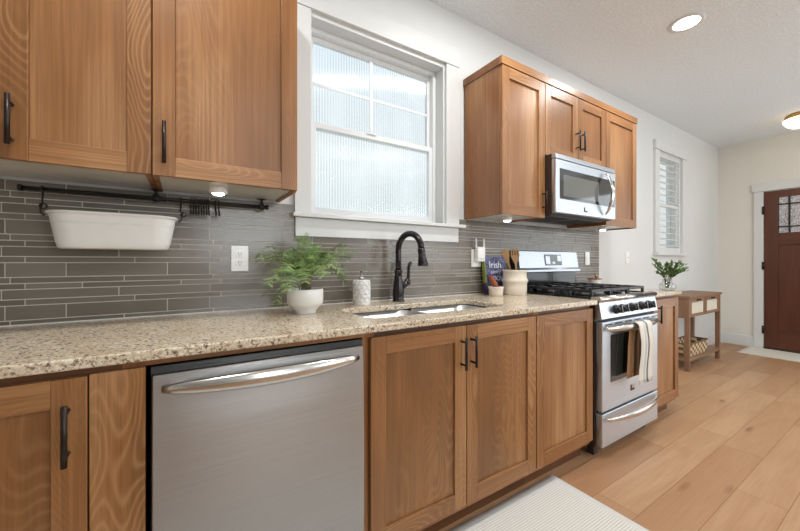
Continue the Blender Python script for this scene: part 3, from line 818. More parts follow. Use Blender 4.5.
# ---- dishwasher
dw = thing('dishwasher', (0.221, -0.3, 0), 'stainless steel dishwasher with curved bar handle under the granite counter', 'dishwasher')
MB().box(-0.072, 0.517, -0.602, -0.03, 0.10, 0.868).build('tub', 'black', dw)
b = MB()
prof = [(-0.605, 0.115), (-0.634, 0.118), (-0.640, 0.20), (-0.643, 0.45), (-0.641, 0.70), (-0.636, 0.838), (-0.630, 0.846), (-0.605, 0.846)]
b.prism(prof, -0.0665, 0.5145, axis=0)
dd = b.build('door', 'steel', dw, bevel=0.002)
def bow_handle(x0, x1, yf, z, bow, hh, n=20, drop=0.0, tape=0.25, flat=0.62):
    pts = []; rs = []
    for i in range(n + 1):
        t = i / n; s_ = math.sin(PI * t)
        pts.append((x0 + (x1 - x0) * t, yf - 0.008 - bow * s_ ** 0.75, z - drop * s_)); rs.append(hh * (tape + (1 - tape) * s_ ** 0.6))
    m = MB(); m.tube(pts, rs, 16, flat=(1.0, flat, (0, 0, 1)))
    return m
bow_handle(-0.046, 0.494, -0.634, 0.811, 0.042, 0.0235, tape=0.38).build('handle', 'steel_pol', dd)
b = MB()
b.prism([(-0.602, 0.848), (-0.628, 0.848), (-0.620, 0.866), (-0.602, 0.867)], -0.071, 0.516, 0, 0)
cp = b.build('control_strip', 'black', dw, bevel=0.001)
for (xx, wd) in [(-0.02, 0.10), (0.17, 0.02), (0.215, 0.02), (0.26, 0.02), (0.31, 0.02), (0.36, 0.025), (0.415, 0.02), (0.46, 0.02)]:
    MB().box(xx, xx + wd - 0.004, -0.6258, -0.6238, 0.8562, 0.8580).build('printed_mark', 'slot', cp)
MB().box(-0.072, 0.517, -0.545, -0.53, 0.0, 0.098).build('toe_panel', 'black', dw)

# ================================================================== RANGE
rx0, rx1 = 1.996, 2.712
rm = (rx0 + rx1) / 2
rg_ = thing('gas_range', (rm, -0.33, 0), 'stainless steel gas range with black grates between the base cabinets', 'range')
b = MB()
b.box(rx0, rx1, -0.622, -0.035, 0.06, 0.900, 0)
for xx in (rx0 + 0.03, rx1 - 0.07):
    for yy in (-0.60, -0.10): b.box(xx, xx + 0.04, yy, yy + 0.04, 0.0, 0.06, 0)
b.build('body', 'dark_side', rg_, bevel=0.002)
# cooktop with the rolled steel front lip
b = MB()
b.box(rx0 + 0.002, rx1 - 0.002, -0.60, -0.095, 0.9005, 0.921, 0)
b.box(rx0, rx0 + 0.012, -0.60, -0.095, 0.9211, 0.927, 0).box(rx1 - 0.012, rx1, -0.60, -0.095, 0.9211, 0.927, 0)
ck = b.build('cooktop', 'black_enamel', rg_, bevel=0.002)
b = MB()
pf = [(-0.60, 0.9005), (-0.648, 0.9005)] + [(-0.645 - 0.014 * math.sin(R(a)), 0.914 - 0.014 * math.cos(R(a)) + 0.0005) for a in range(20, 171, 15)] + [(-0.628, 0.9315), (-0.60, 0.928)]
b.prism(pf, rx0, rx1, 0, 0, True)
b.build('front_lip', 'steel_pol', rg_)
# burners
for (bx, by, br) in ((rx0 + 0.18, -0.46, 0.045), (rx0 + 0.18, -0.22, 0.036), (rx1 - 0.18, -0.46, 0.045), (rx1 - 0.18, -0.22, 0.036), (rm, -0.34, 0.042)):
    MB().lathe(bx, by, [(0.0, 0.9212), (br + 0.012, 0.9212), (br + 0.010, 0.930), (br, 0.931), (br, 0.938), (br - 0.006, 0.942), (0, 0.943)], 28).build('burner', ['cast_iron'], rg_)
# grates
def grate(x0, x1, y0, y1):
    m = MB(); t = 0.012; zt, zb_ = 0.966, 0.950
    def bar(xa, xb, ya, yb): m.box(xa, xb, ya, yb, zb_, zt)
    bar(x0, x1, y0, y0 + t); bar(x0, x1, y1 - t, y1); bar(x0, x0 + t, y0 + t, y1 - t); bar(x1 - t, x1, y0 + t, y1 - t)
    ym_ = (y0 + y1) / 2; xm = (x0 + x1) / 2
    bar(x0 + t, x1 - t, ym_ - t / 2, ym_ + t / 2)
    for cy in ((y0 + ym_) / 2, (y1 + ym_) / 2):
        bar(x0 + t, xm - 0.028, cy - 0.005, cy + 0.005); bar(xm + 0.028, x1 - t, cy - 0.005, cy + 0.005)
    for (ya, yb) in ((y0 + t, y0 + 0.072), (ym_ - 0.072, ym_ - t / 2), (ym_ + t / 2, ym_ + 0.072), (y1 - 0.072, y1 - t)):
        bar(xm - 0.005, xm + 0.005, ya, yb)
    for xx in (x0, x1 - 0.016):
        for yy in (y0, ym_ - 0.008, y1 - 0.016): m.box(xx, xx + 0.016, yy, yy + 0.016, 0.9212, zb_)
    return m.build('grate', 'cast_iron', rg_, bevel=0.003)
for i in range(3):
    gw = (rx1 - rx0 - 0.05) / 3
    grate(rx0 + 0.025 + gw * i + 0.002, rx0 + 0.025 + gw * (i + 1) - 0.002, -0.592, -0.118)
# backguard
b = MB()
b.box(rx0 + 0.004, rx1 - 0.004, -0.085, -0.014, 0.9005, 1.0535, 1)
bgx = b.build('backguard', ['black_enamel', 'black_enamel'], rg_, bevel=0.002)
b = MB()
pf = [(-0.0145, 1.054), (-0.108, 1.054), (-0.112, 1.059), (-0.110, 1.072), (-0.095, 1.088), (-0.078, 1.208), (-0.072, 1.214), (-0.0145, 1.214)]
b.prism(pf, rx0 + 0.012, rx1 + 0.030, 0, 0)
bgp = b.build('control_console', 'steel_bright', rg_, bevel=0.002)
MB().box(rx0, rx0 + 0.0115, -0.074, -0.0145, 1.055, 1.212).build('end_cap', 'black', rg_)
tilt = math.atan2(0.017, 0.12)
xf = Matrix.Translation((rm + 0.055, -0.0872, 1.146)) @ Matrix.Rotation(-tilt, 4, 'X')
dp = MB().box(-0.105, 0.105, -0.003, 0.001, -0.042, 0.042, 0, xf).build('display', 'dark_glass', bgp, bevel=0.001)
for (xa, xb, za, zb_) in ((-0.097, -0.045, -0.032, 0.028), (0.050, 0.097, -0.010, 0.034), (-0.018, 0.016, -0.030, -0.014)):
    MB().box(xa, xb, -0.0036, -0.0029, za, zb_, 0, xf).build('button_pad', 'steel_bright', bgp)
# front control panel (leans back) with knobs
b = MB()
b.prism([(-0.6225, 0.802), (-0.660, 0.802), (-0.662, 0.806), (-0.646, 0.8985), (-0.6225, 0.8995)], rx0, rx1, 0, 0)
b.build('control_panel', 'steel_bright', rg_, bevel=0.002)
kt = math.atan2(0.016, 0.0925)
for kx in (2.165, 2.240, 2.358, 2.486, 2.592):
    xf = Matrix.Translation((kx, -0.6545, 0.850)) @ Matrix.Rotation(-kt, 4, 'X') @ Matrix.Rotation(R(90), 4, 'X')
    kb = MB()
    kb.lathe(0, 0, [(0.0, 0.0), (0.0275, 0.0), (0.0275, 0.006), (0.0235, 0.008), (0.0215, 0.030), (0.019, 0.033), (0, 0.0335)], 24, 0, 2, xf)
    kb.box(-0.006, 0.006, -0.021, 0.021, 0.030, 0.039, 0, xf)
    kb.box(-0.001, 0.001, 0.004, 0.02, 0.0388, 0.0394, 1, xf)
    kb.build('knob', ['black', 'white_plastic'], rg_)
# oven door
ov = MB()
oy = -0.662
ov.box(rx0 + 0.006, rx1 - 0.004, oy, -0.6235, 0.275, 0.786)
ovd = ov.build('oven_door', 'steel_bright', rg_, bevel=0.004)
b = MB()
for i in range(6):
    xa = rx0 + 0.03 + i * 0.118; b.box(xa, xa + 0.085, oy - 0.0008, oy + 0.002, 0.766, 0.773)
b.build('vent_slots', 'black', ovd)
MB().box(2.090, 2.622, oy - 0.002, oy + 0.004, 0.432, 0.708).build('window', 'dark_glass', ovd, bevel=0.006)
MB().box(2.150, 2.603, oy - 0.0028, oy - 0.0019, 0.468, 0.674).build('inner_window', 'grey_glass', ovd) if False else None
bow_handle(rx0 + 0.022, rx1 - 0.016, oy, 0.748, 0.048, 0.020, tape=0.55).build('handle', 'steel_pol', ovd)
b = MB(); b.box(rm - 0.024, rm + 0.024, oy - 0.0016, oy + 0.001, 0.336, 0.372, 0).box(rm - 0.010, rm + 0.024, oy - 0.0022, oy - 0.0014, 0.350, 0.372, 1)
b.build('badge', ['black', 'steel_pol'], ovd)
dwr = MB().box(rx0 + 0.006, rx1 - 0.004, oy, -0.6235, 0.072, 0.262).build('drawer', 'steel_bright', rg_, bevel=0.004)
bow_handle(rx0 + 0.035, rx1 - 0.03, oy, 0.230, 0.05, 0.019, tape=0.45).build('handle', 'steel_pol', dwr)

# ---- towels over the oven handle
def towel(name, xc, wd, zl_front, zl_back, mat, label, grp, seed, out=0.0, top=0.772):
    hy = oy - 0.008 - 0.048 * math.sin(PI * (xc - rx0 - 0.022) / (rx1 - rx0 - 0.038)) ** 0.75   # handle centre there
    path = []
    rr = 0.0185 + out
    nb = 8
    for i in range(nb + 1): path.append((hy + rr, zl_back + (0.748 - zl_back) * i / nb))
    for i in range(1, 9): a = PI * i / 8; path.append((hy + rr * math.cos(a), 0.748 + (0.020 + out) * math.sin(a)))
    nf = 22
    for i in range(1, nf + 1): path.append((hy - rr - 0.004 * math.sin(i * 0.25), 0.748 + (zl_front - 0.748) * i / nf))
    b = MB(); uvl = b.bm.loops.layers.uv.new('UVMap')
    nx = 28; G = []
    for j, (py, pz) in enumerate(path):
        row = []
        s_ = max(0.0, (0.748 - pz) / 0.35)
        for i in range(nx + 1):
            t = i / nx
            front = 1 if j > nb + 4 else -0.0
            fold = 0.007 * math.sin(t * 4.2 * PI + seed) * min(1, s_ * 4) * front
            spread = 1.0 + 0.12 * s_
            row.append(b.bm.verts.new((xc - (0.03 * min(1, s_ * 3) if j < nb else 0) + (t - 0.5) * wd * spread + 0.004 * math.sin(pz * 20 + seed), py - abs(fold) - 0.001, pz)))
        G.append(row)
    for j in range(len(path) - 1):
        for i in range(nx):
            f = b.face([G[j][i], G[j][i + 1], G[j + 1][i + 1], G[j + 1][i]], 1 if j < nb else 0, True)
            for lp, (ii, jj) in zip(f.loops, ((i, j), (i + 1, j), (i + 1, j + 1), (i, j + 1))): lp[uvl].uv = (ii / nx, jj / len(path))
    # fringe
    for i in range(0, nx, 1):
        v0, v1 = G[-1][i], G[-1][i + 1]
        a = v0.co; c = v1.co; mdl = (a + c) / 2
        f = b.quad([a, c, mdl + Vector((0.001, 0, -0.014)), mdl + Vector((-0.001, 0, -0.014))], 0)
        if f:
            for lp in f.loops: lp[uvl].uv = (i / nx, 1)
    o = b.build(name, mat, None, (xc, hy, zl_front), fix=False)
    sm = o.modifiers.new('thick', 'SOLIDIFY'); sm.thickness = 0.003; sm.offset = 0
    return tag(o, label, 'towel', grp)
towel('dish_towel', 2.338, 0.165, 0.425, 0.440, ['towel_cream', 'towel_tan'], 'cream striped dish towel with a tan back flap hanging on the oven handle', None, 2.0, 0.006)

# ================================================================== MICROWAVE
mw = thing('microwave', (2.335, -0.2, 1.442), 'stainless steel over-range microwave with bowed handle under the short cabinet', 'microwave')
mx0, mx1, mz0, mz1, my = 1.968, 2.702, 1.446, 1.819, -0.398
b = MB()
b.box(mx0 + 0.004, mx1 - 0.004, my + 0.032, -0.0125, mz0 - 0.008, mz1, 0)
b.build('body', 'dark_side', mw, bevel=0.002)
b = MB(); b.box(mx0 + 0.03, mx1 - 0.03, my + 0.06, -0.05, mz0 - 0.014, mz0 - 0.0085, 0)
for i in range(2):
    for j in range(14): b.box(mx0 + 0.06 + i * 0.34, mx0 + 0.34 + i * 0.34, my + 0.10 + j * 0.014, my + 0.106 + j * 0.014, mz0 - 0.016, mz0 - 0.0142, 1)
b.build('underside_filter', ['black', 'slot'], mw)
b = MB(); b.prism([(my + 0.031, 1.786), (my, 1.786), (my + 0.004, 1.815), (my + 0.012, 1.819), (my + 0.031, 1.819)], mx0, mx1, 0, 0)
b.build('vent_grille', 'steel_bright', mw, bevel=0.002)
md = MB().box(mx0, mx1, my, my + 0.031, mz0 - 0.002, 1.781).build('door', 'steel_bright', mw, bevel=0.004)
MB().box(mx0 + 0.040, mx1 - 0.012, my - 0.0015, my + 0.002, 1.532, 1.726).build('window', 'dark_glass', md, bevel=0.003)
MB().box(mx0 + 0.078, mx0 + 0.50, my - 0.0022, my - 0.0014, 1.552, 1.690).build('window_inner_pane', 'grey_glass', md)  # inner pane, with the room's reflection painted in as lighter grey
pts = []; rs = []
for i in range(19):
    t = i / 18; s_ = math.sin(PI * t)
    pts.append((mx1 - 0.160, my - 0.010 - 0.050 * s_ ** 0.8, 1.470 + 0.292 * t)); rs.append(0.017 * (0.45 + 0.55 * s_ ** 0.6))
MB().tube(pts, rs, 14, flat=(1.0, 0.62, (1, 0, 0))).build('handle', 'steel_pol', md)
b = MB(); b.box(2.285, 2.325, my - 0.0014, my + 0.001, 1.468, 1.500, 0).box(2.297, 2.325, my - 0.002, my - 0.0012, 1.478, 1.500, 1)
b.build('badge', ['black', 'steel_pol'], md)

# ================================================================== SMALL THINGS ON THE WALL
RY, RZ = -0.062, 1.377
rl = thing('hanging_rail', (-0.07, RY, RZ), 'black metal rail hung under the wall cabinets above the white tub', 'rail')
MB().cyl((-0.455, RY, RZ), (0.312, RY, RZ), 0.0075, n=16).build('bar', 'black_metal', rl)
for xx in (-0.462, 0.312): MB().cyl((xx, RY, RZ), (xx + 0.009, RY, RZ), 0.0105, n=18).build('end_cap', 'black_metal', rl)
for xx in (-0.091, 0.293):
    MB().lathe(xx, RY, [(0.0, RZ - 0.014), (0.011, RZ - 0.012), (0.013, RZ), (0.011, RZ + 0.012), (0.006, RZ + 0.014), (0.006, RZ + 0.030), (0.019, RZ + 0.032), (0.021, 1.4105), (0, 1.4108)], 20).build('bracket', 'black_metal', rl)
# white tub
TCX, TCY = -0.204, -0.098
def stad(cx, cy, hx, hy, z, n=14):
    pts = []
    r = hy; k = hx - hy
    for sgn, a0 in ((1, -90), (-1, 90)):
        for i in range(n + 1):
            a = R(a0 + 180 * i / n); pts.append((cx + sgn * k + r * math.cos(a), cy + r * math.sin(a), z))
    return pts
b = MB()
prof = [(0.1485, 0.048, 1.176), (0.155, 0.0545, 1.180), (0.161, 0.059, 1.20), (0.1755, 0.070, 1.285), (0.178, 0.0725, 1.292), (0.1835, 0.077, 1.293), (0.1845, 0.078, 1.2965), (0.1825, 0.0765, 1.2995), (0.177, 0.071, 1.298), (0.172, 0.067, 1.285), (0.158, 0.056, 1.20), (0.15, 0.05, 1.182)]
b.loft([stad(TCX, TCY, a, c, z_) for a, c, z_ in prof], 0, True, True)
for zz in (1.262,):
    f_ = (zz - 1.2) / 0.085
    b.tube([Vector(p) for p in stad(TCX, TCY, 0.1612 + 0.0145 * f_, 0.0592 + 0.011 * f_, zz)], 0.0014, 6, closed=True)
tub = b.build('hanging_tub', 'white_enamel', origin=(TCX, TCY, 1.176))
tag(tub, 'white oval metal tub hanging from the black rail', 'tub')
def tub_hook(xr, xt, label):
    s_ = 1 if xt > xr else -1
    p = [(xr, RY - 0.009, RZ - 0.006), (xr, RY - 0.010, RZ + 0.004), (xr, RY - 0.004, RZ + 0.0105), (xr, RY + 0.005, RZ + 0.0102), (xr, RY + 0.010, RZ + 0.002), (xr, RY + 0.006, RZ - 0.015), (xr + 0.002 * s_, RY - 0.008, RZ - 0.045)]
    for i in range(11):
        a = R(90 - 36 * i); p.append((xr + 0.008 + 0.0085 * s_ * math.cos(a), RY - 0.014 - i * 0.0015, RZ - 0.060 + 0.0085 * math.sin(a)))
    p += [(xt - s_ * 0.010, TCY, 1.309), (xt - s_ * 0.008, TCY, 1.292), (xt - 0.002 * s_, TCY, 1.286), (xt + 0.001 * s_, TCY, 1.2895)]
    o = MB().tube(p, 0.0026, 8).build('tub_hook', 'black_metal', origin=(xr, RY, RZ))
    tag(o, label, 'hook', 'long hooks holding the tub')
tub_hook(-0.405, -0.3905, 'black looped hook at the end of the tub away from the row of hooks')
tub_hook(-0.010, -0.0175, 'black looped hook holding the tub end nearest the row of hooks')
ords = ['first', 'second', 'third', 'fourth', 'fifth', 'sixth', 'seventh', 'eighth', 'ninth', 'last']
hook_x = []
for u in (190.7, 193.4, 196, 198.7, 201.2, 203.8, 206.5, 208.8, 215.6, 218.9):
    a = (u - 400) / F_PX; dx, dy = math.sin(YAW) + a * math.cos(YAW), math.cos(YAW) - a * math.sin(YAW)
    hook_x.append(round((RY - CAM[1]) / dy * dx, 4))
hk0 = None
for i, xx in enumerate(hook_x):
    if hk0 is None:
        p = [(xx, RY - 0.010, RZ - 0.008), (xx, RY - 0.0105, RZ + 0.003), (xx, RY - 0.005, RZ + 0.0098), (xx, RY + 0.005, RZ + 0.0098), (xx, RY + 0.0105, RZ + 0.002), (xx, RY + 0.006, RZ - 0.02), (xx, RY - 0.004, RZ - 0.042), (xx, RY - 0.014, RZ - 0.054), (xx, RY - 0.024, RZ - 0.054), (xx, RY - 0.028, RZ - 0.044), (xx, RY - 0.027, RZ - 0.036)]
        hk0 = o = MB().tube(p, 0.0029, 8).build('rail_hook', 'black_metal', origin=(xx, RY, RZ))
    else:
        o = hk0.copy(); col.objects.link(o); o.location = (xx, RY, RZ)
    tag(o, 'small black hook on the rail, %s counting from the white tub' % ords[i], 'hook', 'small hooks on the rail')

# outlets, switches, plug-in extender
def plate(name, x0, x1, z0, z1, yb, label, cat, kind, grp):
    t = thing(name, ((x0 + x1) / 2, yb, (z0 + z1) / 2), label, cat, grp)
    MB().box(x0, x1, yb - 0.006, yb, z0, z1).build('cover_plate', 'white_plastic', t, bevel=0.0025)
    xm, zm = (x0 + x1) / 2, (z0 + z1) / 2
    if kind == 'outlet':
        for dz in (-0.0195, 0.0195):
            b = MB()
            b.prism([(xm + 0.0165 * math.cos(a) * 1.0, zm + dz + max(-0.0125, min(0.0125, 0.0165 * math.sin(a)))) for a in [2 * PI * i / 24 for i in range(24)]], yb - 0.0085, yb - 0.0055, 0, 1)
            for sx, hh in ((-0.006, 0.0045), (0.006, 0.0036)): b.box(xm + sx - 0.0012, xm + sx + 0.0012, yb - 0.0089, yb - 0.0084, zm + dz + 0.003 - hh, zm + dz + 0.003 + hh, 1)
            b.cyl((xm, yb - 0.0089, zm + dz - 0.0065), (xm, yb - 0.0084, zm + dz - 0.0065), 0.0026, n=10, m=1)
            b.build('socket', ['white_plastic', 'slot'], t)
        MB().cyl((xm, yb - 0.0072, zm), (xm, yb - 0.0055, zm), 0.003, n=10).build('screw', 'white_plastic', t)
    elif kind == 'switch':
        MB().box(xm - 0.0165, xm + 0.0165, yb - 0.009, yb - 0.0055, zm - 0.033, zm + 0.033).build('rocker', 'white_plastic', t, bevel=0.001)
    elif kind == 'toggle':
        b = MB(); b.prism([(yb - 0.0055, zm - 0.012), (yb - 0.016, zm + 0.004), (yb - 0.016, zm + 0.010), (yb - 0.0055, zm + 0.012)], xm - 0.005, xm + 0.005, 0, 0)
        b.build('toggle', 'white_plastic', t)
        for dz in (-0.03, 0.03): MB().cyl((xm, yb - 0.0075, zm + dz), (xm, yb - 0.0055, zm + dz), 0.003, n=10, m=0).build('screw', 'steel', t)
    return t
TY = -0.0106
plate('electrical_outlet', 0.175, 0.245, 1.089, 1.203, TY, 'white double electrical outlet on the tiles near the fern', 'outlet', 'outlet', 'wall plates')
plate('electrical_outlet', 1.618, 1.706, 1.098, 1.218, TY, 'white wall plate behind the plug-in device with two antennas', 'outlet', 'outlet', 'wall plates')
plate('light_switch', 2.985, 3.055, 1.104, 1.220, TY, 'white switch plate on the tiles beyond the range', 'switch', 'switch', 'wall plates')
plate('light_switch', 3.735, 3.805, 1.115, 1.230, 0.0, 'white toggle switch plate on the bare wall by the shuttered window', 'switch', 'toggle', 'wall plates')
ex = thing('wifi_extender', (1.676, -0.03, 1.14), 'white plug-in device with two upright antennas on the wall outlet', 'network device')
MB().box(1.640, 1.712, -0.052, -0.0196, 1.132, 1.232).build('body', 'white_plastic', ex, bevel=0.008, seg=3)
for xx in (1.641, 1.713): MB().tube([(xx, -0.036, 1.205), (xx, -0.036, 1.225), (xx, -0.036, 1.287)], [0.0055, 0.0055, 0.0045], 12).build('antenna', 'white_plastic', ex)
b = MB()
for i in range(4): b.box(1.655 + i * 0.012, 1.661 + i * 0.012, -0.0526, -0.0519, 1.15, 1.154)
b.build('vents', 'slot', ex)

# under-cabinet puck lights
def puck(x, y, zc, label):
    t = thing('puck_light', (x, y, zc - 0.026), label, 'light', 'puck lights under the wall cabinets')
    MB().lathe(x, y, [(0.0, zc), (0.030, zc), (0.031, zc - 0.004), (0.031, zc - 0.022), (0.027, zc - 0.025), (0, zc - 0.025)], 28).build('housing', 'white_plastic', t)
    MB().lathe(x, y, [(0.0, zc - 0.0252), (0.022, zc - 0.0252), (0.020, zc - 0.029), (0.012, zc - 0.032), (0, zc - 0.033)], 24).build('lens', 'puck_lens', t)
    l = bpy.data.lights.new('puck_lamp', 'SPOT'); l.energy = PUCK_POWER; l.spot_size = R(150); l.spot_blend = 0.6; l.shadow_soft_size = 0.02; l.color = (0.93, 0.97, 1.0)
    o = bpy.data.objects.new('puck_lamp', l); col.objects.link(o); o.parent = t; o.location = (0, 0, -0.018)
puck(0.112, -0.20, UB + 0.0078, 'small lit puck light under the cabinet beside the sink window')
puck(1.745, -0.205, UB + 0.0078, 'small lit puck light under the tall cabinet before the microwave')
puck(2.93, -0.19, UB + 0.0078, 'small lit puck light under the cabinet past the microwave')

# ================================================================== THINGS ON THE COUNTER
# soap dispenser with scalloped relief
sd = thing('soap_dispenser', (0.767, -0.105, CT), 'white scalloped ceramic soap dispenser beside the faucet', 'soap dispenser')
b = MB()
rings = []
zs = [CT + 0.0005 + 0.124 * i / 72 for i in range(73)]
NR = 96
for i, z_ in enumerate(zs):
    ring_ = []
    for j in range(NR):
        a = 2 * PI * j / NR
        ro = (z_ - CT) / 0.0205; k_ = math.floor(ro); f_ = ro - k_
        t = (a / (2 * PI) * 9 + 0.5 * (k_ % 2)) % 1.0
        arc = math.sqrt(max(0, 1 - (2 * t - 1) ** 2))
        d = abs(f_ - arc * 0.85)
        rr = 0.0445 - (0.0050 if d < 0.17 else 0.0)
        if i < 3: rr = 0.0445 - 0.0015 * (3 - i) / 3
        if i > 69: rr = 0.0445 - 0.004 * (i - 69) / 3
        ring_.append((0.767 + rr * math.cos(a), -0.105 + rr * math.sin(a), z_))
    rings.append(ring_)
b.loft(rings, 0, False, True).build('bottle', 'white_ceramic', sd)
b = MB(); cz0 = CT + 0.1247
b.lathe(0.767, -0.105, [(0, cz0), (0.015, cz0), (0.015, cz0 + 0.014), (0.006, cz0 + 0.016), (0.0055, cz0 + 0.036), (0.010, cz0 + 0.038), (0.010, cz0 + 0.048), (0.004, cz0 + 0.051), (0, cz0 + 0.051)], 20)
b.tube([(0.767, -0.105, cz0 + 0.044), (0.760, -0.128, cz0 + 0.045), (0.755, -0.146, cz0 + 0.040)], [0.0055, 0.005, 0.0042], 10)
b.build('pump', 'steel', sd)

# potted fern
PX, PY = 0.436, -0.24
pf_ = thing('potted_fern', (PX, PY, CT), 'green leafy fern in a white footed pot on the counter below the window', 'plant')
MB().lathe(PX, PY, [(0.0, CT), (0.043, CT), (0.045, CT + 0.004), (0.046, CT + 0.012), (0.056, CT + 0.024), (0.0705, CT + 0.038), (0.0745, CT + 0.044), (0.0755, CT + 0.075), (0.0745, CT + 0.102), (0.072, CT + 0.1035), (0.070, CT + 0.100), (0.069, CT + 0.088), (0.0, CT + 0.088)], 40).build('pot', 'white_ceramic', pf_)
MB().lathe(PX, PY, [(0.0, CT + 0.0885), (0.066, CT + 0.0885), (0.06, CT + 0.092), (0, CT + 0.094)], 24).build('soil', 'soil', pf_)
rn = random.Random(11)
b = MB()
def frond(tip, sag, sc=1.0, light=0):
    base = Vector((PX + rn.uniform(-0.02, 0.02), PY + rn.uniform(-0.02, 0.02), CT + 0.09))
    tip = Vector(tip)
    mid1 = base + Vector(((tip.x - base.x) * 0.15, (tip.y - base.y) * 0.15, max(0.05, (tip.z - base.z) * 0.5) + sag))
    mid2 = base + Vector(((tip.x - base.x) * 0.65, (tip.y - base.y) * 0.65, (tip.z - base.z) * 0.9 + sag))
    n = 22
    P = bez(base, mid1, mid2, tip, n)
    b.tube(P, [0.0011 * (1 - 0.7 * i / n) for i in range(n + 1)], 5, 2)
    side0 = (tip - base).cross(Vector((0, 0, 1)))
    if side0.length < 0.02: side0 = Vector((1, 0.3, 0))
    side0.normalize()
    side0 = (side0 + Vector((rn.uniform(-.4, .4), rn.uniform(-.4, .4), rn.uniform(-.5, .5)))).normalized()
    for i in range(5, n + 1):
        t = i / n
        T = (P[min(i + 1, n)] - P[i - 1]).normalized()
        S = (side0 - T * side0.dot(T)).normalized(); N = T.cross(S)
        ln = 0.034 * sc * math.sin(PI * min(1, 0.16 + 0.84 * (1 - t) ** 0.8)) ** 0.7 + 0.004
        for sg in (-1, 1):
            d = (S * sg + T * 0.55 + N * rn.uniform(-0.35, 0.35)).normalized()
            q = d.cross(N).normalized()
            m_ = 1 if rn.random() < 0.28 + 0.3 * light else 0
            k = 5
            for s_ in range(k):   # small paired leaflets along each pinna
                f0 = (s_ + 0.4) / k; wl = 0.0052 * sc * (1 - 0.5 * f0)
                c0 = P[i] + d * ln * f0
                for s2 in (-1, 1):
                    e1 = c0 + d * 0.004 + q * s2 * wl; e0 = c0 - d * 0.003
                    b.quad([e0, c0 - N * 0.0005 + q * s2 * wl * 0.4 - d * 0.002, e1 + N * 0.001, c0 + d * 0.0045 + q * s2 * wl * 0.35], m_)
tips = [(0.43, -0.22, 1.222, .06), (0.40, -0.2, 1.18, .05), (0.47, -0.25, 1.19, .05), (0.255, -0.2, 1.16, .05), (0.24, -0.27, 1.13, .06), (0.29, -0.18, 1.19, .04),
        (0.27, -0.33, 1.05, .08), (0.305, -0.29, 0.965, .12), (0.27, -0.24, 1.00, .10), (0.33, -0.38, 1.03, .09), (0.625, -0.2, 1.205, .03), (0.66, -0.23, 1.18, .03), (0.65, -0.21, 1.15, .04), (0.24, -0.24, 1.15, .03), (0.60, -0.14, 1.17, .05),
        (0.59, -0.33, 1.10, .07), (0.54, -0.38, 1.09, .07), (0.57, -0.25, 1.13, .07), (0.46, -0.40, 1.08, .07), (0.38, -0.42, 1.06, .08), (0.50, -0.10, 1.16, .05), (0.36, -0.10, 1.17, .05), (0.42, -0.08, 1.15, .05),
        (0.53, -0.2, 1.16, .05), (0.34, -0.27, 1.14, .06), (0.50, -0.33, 1.14, .05), (0.31, -0.13, 1.12, .06), (0.60, -0.29, 1.05, .09), (0.44, -0.32, 1.15, .05), (0.39, -0.31, 1.12, .06), (0.55, -0.15, 1.11, .06), (0.33, -0.33, 1.10, .06), (0.47, -0.17, 1.18, .04)]
for x_, y_, z_, sg in tips: frond((x_, y_, z_), sg, rn.uniform(0.85, 1.15), 1 if y_ < -0.3 else 0)
b.build('foliage', ['fern', 'fern_light', 'stem'], pf_, fix=False)

# cookbook leaning on the tiles
bk = thing('cookbook', (1.80, -0.07, CT), 'cookbook with a blue floral cover leaning on the tiles behind the cream crock', 'book')
bk.rotation_euler = (R(-7), 0, R(-3))
ORG[bk.name] = Vector((0, 0, 0))
bx0, bx1, bt, bh = -0.103, 0.092, 0.024, 0.252
b = MB()
b.box(bx0 + 0.003, bx1, -bt / 2, -bt / 2 + 0.0025, 0.0, bh, 0).box(bx0 + 0.003, bx1, bt / 2 - 0.0025, bt / 2, 0.0, bh, 0)
b.build('cover', 'book_cover', bk, origin=(0, 0, 0))
b = MB(); b.box(bx0, bx0 + 0.003, -bt / 2, bt / 2, 0.075, bh, 0).box(bx0, bx0 + 0.003, -bt / 2, bt / 2, 0, 0.075, 1)
b.box(bx0 + 0.003, bx0 + 0.012, -bt / 2 - 0.0006, -bt / 2, 0.075, bh, 0).box(bx0 + 0.003, bx0 + 0.012, -bt / 2 - 0.0006, -bt / 2, 0, 0.075, 1)
b.build('spine', ['book_spine', 'book_purple'], bk, origin=(0, 0, 0))
MB().box(bx0 + 0.003, bx1 - 0.004, -bt / 2 + 0.0026, bt / 2 - 0.0026, 0.003, bh - 0.004).build('pages', 'paper', bk, origin=(0, 0, 0))
rot = Matrix.Rotation(R(90), 4, 'X')
for txt, sz, zz, mt in (('Irish', 0.066, 0.196, 'ink_white'), ('pantry', 0.034, 0.150, 'ink_white'), ('COOK', 0.044, 0.104, 'ink_white')):
    text_mesh('title_lettering', txt, sz, mt, bk, Matrix.Translation((-0.004, -bt / 2 - 0.0004, zz)) @ rot)

